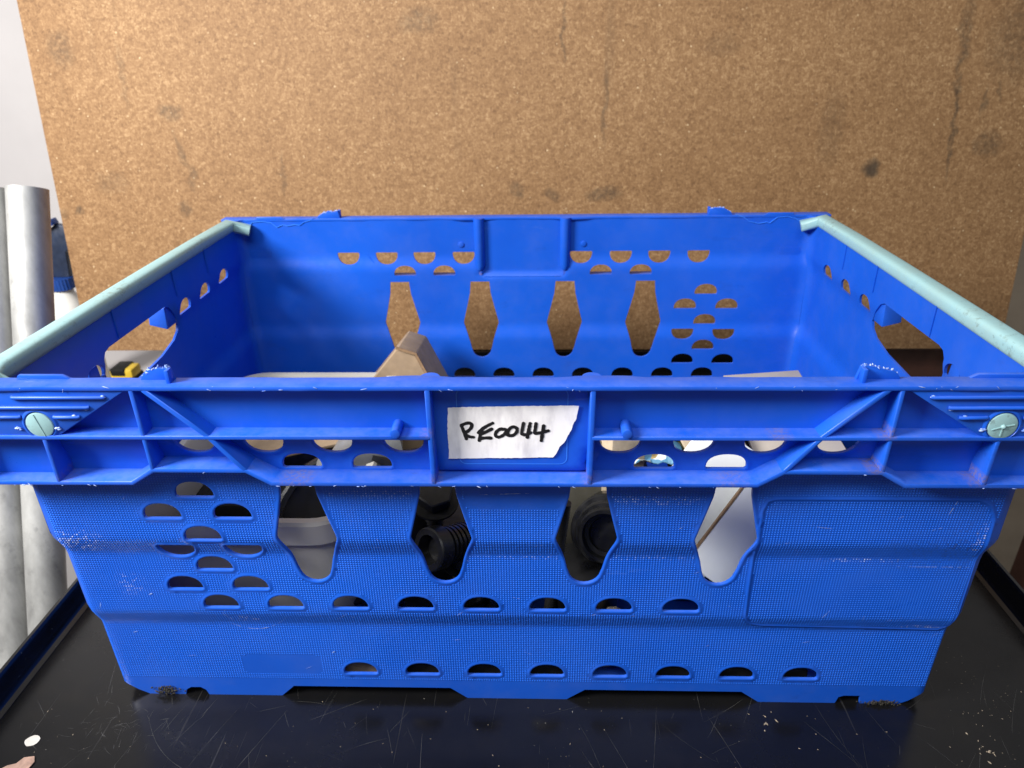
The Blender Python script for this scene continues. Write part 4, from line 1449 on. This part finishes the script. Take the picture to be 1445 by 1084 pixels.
tag(o, "black box under the white card sheet in the right end of the crate", "box")

# crumpled printed film
N = 22
vs, fs = [], []
for i in range(N):
    for j in range(N):
        x, y = (i / (N - 1) - 0.5) * 0.072, (j / (N - 1) - 0.5) * 0.066
        z = 0.010 * noise.noise(Vector((x * 45, y * 45, 2))) + 0.006 * abs(noise.noise(Vector((x * 110, y * 110, 5)))) + 0.35 * y
        vs.append((x, y, z))
for i in range(N - 1):
    for j in range(N - 1):
        a = i * N + j
        fs.append((a, a + N, a + N + 1, a + 1))
nv = len(vs)
vs = vs + [(x, y, z - 0.0006) for x, y, z in vs]
fs = fs + [tuple(nv + k for k in f[::-1]) for f in fs]
o = mesh_obj("printed_film", vs, fs, M_FILM, smooth=25, loc=wl(0.090, 0.150, -0.112))
tag(o, "crumpled blue and white printed film behind the rim holes right of the label", "film")

pcb = thing("circuit_board", "olive circuit board with dark square chips behind the right rim holes", "circuit board", wl(0.134, 0.140, -0.122), (RAD(38), 0, RAD(4)))
box("board", (-0.020, -0.03, 0), (0.022, 0.03, 0.002), M_PCB, pcb)
for x, y, s_ in ((-0.010, -0.012, 0.006), (0.006, -0.010, 0.007), (-0.004, 0.012, 0.008), (0.014, 0.010, 0.005)):
    box("chip", (x - s_, y - s_, 0.002), (x + s_, y + s_, 0.0042), M_NAVY, pcb, 0.0004)
o = box("tan_card", (-0.026, -0.030, 0), (0.026, 0.030, 0.002), M_TANP, bev=0.0004, loc=wl(0.150, 0.128, -0.116), rot=(RAD(10), RAD(8), RAD(12)))
tag(o, "tan card scrap just behind the rim hole beneath the circuit board", "card")

# black stepped barrels behind the third tall slot


def barrel(name, label, loc, rot, prof):
    b = thing(name, label, "lens barrel", loc, rot)
    part_lathe("housing", prof, M_BLACK, b, 44, 25)
    return b


barrel("lens_barrel", "black stepped barrel facing out, upper right in the tall slot below the label's torn end", wl(0.068, 0.090, -0.166), (RAD(64), 0, RAD(-18)),
       [(0.029, -0.030), (0.029, 0.0), (0.0275, 0.0015), (0.0245, 0.0015), (0.0240, 0.008), (0.0230, 0.0092), (0.0205, 0.0092), (0.0200, 0.016), (0.0190, 0.017), (0.0165, 0.017), (0.0160, 0.010), (0.0130, 0.0095), (0.0125, 0.006), (0.004, 0.006)])
barrel("lens_barrel", "black ringed barrel standing upright, lower in the tall slot below the label's torn end", wl(0.050, 0.082, FL), (RAD(6), RAD(-3), 0),
       [(0.026, 0.0), (0.027, 0.002), (0.027, 0.036), (0.0255, 0.037), (0.0255, 0.041), (0.0285, 0.042), (0.0285, 0.060), (0.027, 0.062), (0.023, 0.062), (0.0225, 0.070), (0.021, 0.0715), (0.004, 0.0715)])
ob = thing("olive_box", "dark olive carton with black print behind the black barrels", "box", wl(0.040, 0.118, FL), (RAD(-4), 0, RAD(6)))
box("box_body", (-0.034, 0, 0), (0.034, 0.050, 0.142), M_OLIVE, ob, 0.001)
for i, (x, w) in enumerate(((0.002, 0.0022), (0.0055, 0.002), (0.009, 0.0024), (0.0125, 0.002), (0.0158, 0.0022))):
    box("print_mark", (x, -0.0004, 0.1235), (x + w, -0.0001, 0.1265), M_INK, ob)
o = box("tan_block", (-0.014, -0.010, 0), (0.014, 0.012, 0.165), M_TANP, bev=0.001, loc=wl(0.0800, 0.128, FL), rot=(0, 0, RAD(20)))
tag(o, "tan upright strip of packing beside the black barrels", "packing")
rod = thing("threaded_rod", "thin oily threaded rod at the left of the black barrels", "rod", wl(0.0195, 0.054, FL), (RAD(-3), RAD(6), 0))
prof = []
zz = 0.0
while zz < 0.135:
    prof += [(0.0030, zz), (0.0046, zz + 0.0011)]
    zz += 0.0022
part_lathe("thread", prof, M_STEEL, rod, 16, 20)


def bolt(label, loc, rot, r, L):
    b = thing("hex_bolt", label, "bolt", loc, rot, "black bolts behind the second tall slot")
    bm = bmesh.new()
    bmesh.ops.create_cone(bm, cap_ends=True, segments=6, radius1=r * 1.75, radius2=r * 1.75, depth=r * 1.2, matrix=Matrix.Translation((0, 0, r * 0.6)))
    bevel_all(bm, r * 0.12, 1)
    bm_obj("head", bm, M_STEEL, b, 30)
    pr = [(r, -L)]
    z_ = -L
    while z_ < -0.1 * L:
        pr += [(r, z_), (r * 0.86, z_ + r * 0.18)]
        z_ += r * 0.36
    pr += [(r, 0.0)]
    part_lathe("shank", pr, M_STEEL, b, 18, 30)
    part_lathe("washer", [(r * 1.1, -0.0028), (r * 2.3, -0.0028), (r * 2.3, -0.0006), (r * 1.1, -0.0006)], M_STEEL, b, 24, 30)


bolt("upright black bolt, topmost in the tall slot left of the label", wl(-0.058, 0.078, -0.128), (RAD(18), RAD(8), 0), 0.0075, 0.075)
bolt("black bolt lying tilted in the middle of the tall slot left of the label", wl(-0.038, 0.074, -0.172), (RAD(74), RAD(10), RAD(35)), 0.0085, 0.05)
bolt("black bolt lowest in the tall slot left of the label", wl(-0.030, 0.066, -0.196), (RAD(60), RAD(-14), RAD(-30)), 0.0095, 0.05)
mb = thing("machine_block", "dark oily machine block behind the bolts in the tall slot left of the label", "block", wl(-0.052, 0.105, FL), (0, 0, RAD(12)))
bm = bmesh.new()
prism_xz(bm, [(-0.040, 0), (0.040, 0), (0.040, 0.070), (0.014, 0.070), (0.014, 0.094), (-0.016, 0.094), (-0.016, 0.112), (-0.040, 0.112)], -0.022, 0.07)
bevel_all(bm, 0.0015)
bm_obj("body", bm, M_STEEL, mb, 30)
for lab_, loc_, rot_, k in (("ribbed black pipe fitting lying across the middle of the tall slot left of the label", wl(-0.050, 0.064, -0.158), (RAD(70), RAD(20), RAD(-50)), 1.0),
                          ("ribbed black pipe fitting lowest in the tall slot left of the label", wl(-0.036, 0.058, -0.205), (RAD(62), RAD(-10), RAD(30)), 1.15)):
    ft = thing("pipe_fitting", lab_, "pipe fitting", loc_, rot_)
    pr = [(0.009 * k, -0.020)]
    for q in range(6):
        pr += [(0.0135 * k, -0.020 + q * 0.004), (0.0135 * k, -0.0178 + q * 0.004), (0.0118 * k, -0.0176 + q * 0.004), (0.0118 * k, -0.0162 + q * 0.004)]
    pr += [(0.0155 * k, 0.006), (0.0155 * k, 0.016), (0.0145 * k, 0.017), (0.0105 * k, 0.017), (0.0100 * k, 0.008), (0.002, 0.008)]
    part_lathe("body", pr, M_BLACK, ft, 32, 30)
# made-up black fillers, added so the lower holes look dark
o = box("filler_mat", (-0.10, -0.11, 0), (0.11, 0.11, 0.075), M_RUBBER, bev=0.008, loc=wl(0.005, 0.265, FL + 0.0005))
tag(o, "added black filler mat on the crate floor towards the back, darkening the lower holes", "mat")
o = box("filler_case", (-0.042, -0.006, 0), (0.042, 0.050, 0.060), M_RUBBER, bev=0.003, loc=wl(0.150, 0.115, FL + 0.0005), rot=(0, 0, RAD(-5)))
tag(o, "added black filler case on the crate floor, darkening the lower right holes", "case")


def crumple(name, label, loc, r, mat, cat, sq=(1, 1, 1), seed=0):
    bm = bmesh.new()
    bmesh.ops.create_icosphere(bm, subdivisions=4, radius=r)
    for v_ in bm.verts:
        p = v_.co.normalized()
        k = 1 + 0.30 * noise.noise(p * 1.8 + Vector((seed, 0, 0))) + 0.22 * (1 - abs(noise.noise(p * 3.6 + Vector((0, seed, 0)))) * 2)
        v_.co = Vector((p.x * sq[0], p.y * sq[1], p.z * sq[2])) * r * k * 0.8
    zmin = min(v_.co.z for v_ in bm.verts)
    for v_ in bm.verts:
        v_.co.z -= zmin
    o = bm_obj(name, bm, mat, None, 14, loc)
    tag(o, label, cat)


crumple("crumpled_paper", "crumpled tan paper low behind the holes right of centre", wl(0.068, 0.046, FL + 0.0005), 0.017, M_TANP, "paper", (1, 0.75, 1.55), 3.1)
o = box("filler_strip", (-0.066, -0.008, 0), (0.052, 0.008, 0.013), M_RUBBER, bev=0.002, loc=wl(-0.014, 0.0390, FL + 0.0005))  # added filler: covers the blue floor so the bottom holes read dark
tag(o, "added black filler strip on the crate floor, darkening the middle bottom holes", "rubber strip")
o = box("filler_strip", (-0.052, -0.008, 0), (0.058, 0.008, 0.011), M_RUBBER, bev=0.002, loc=wl(0.150, 0.0390, FL + 0.0005))  # second added filler, darkening the bottom holes further right
tag(o, "added black filler strip on the crate floor, darkening the right bottom holes", "rubber strip")
o = box("wood_offcut", (-0.024, -0.007, 0), (0.020, 0.009, 0.017), M_WOOD, bev=0.001, loc=wl(-0.108, 0.0400, FL + 0.0005), rot=(0, 0, RAD(4)))
tag(o, "grey wooden offcut on the crate floor behind the leftmost bottom hole", "offcut")
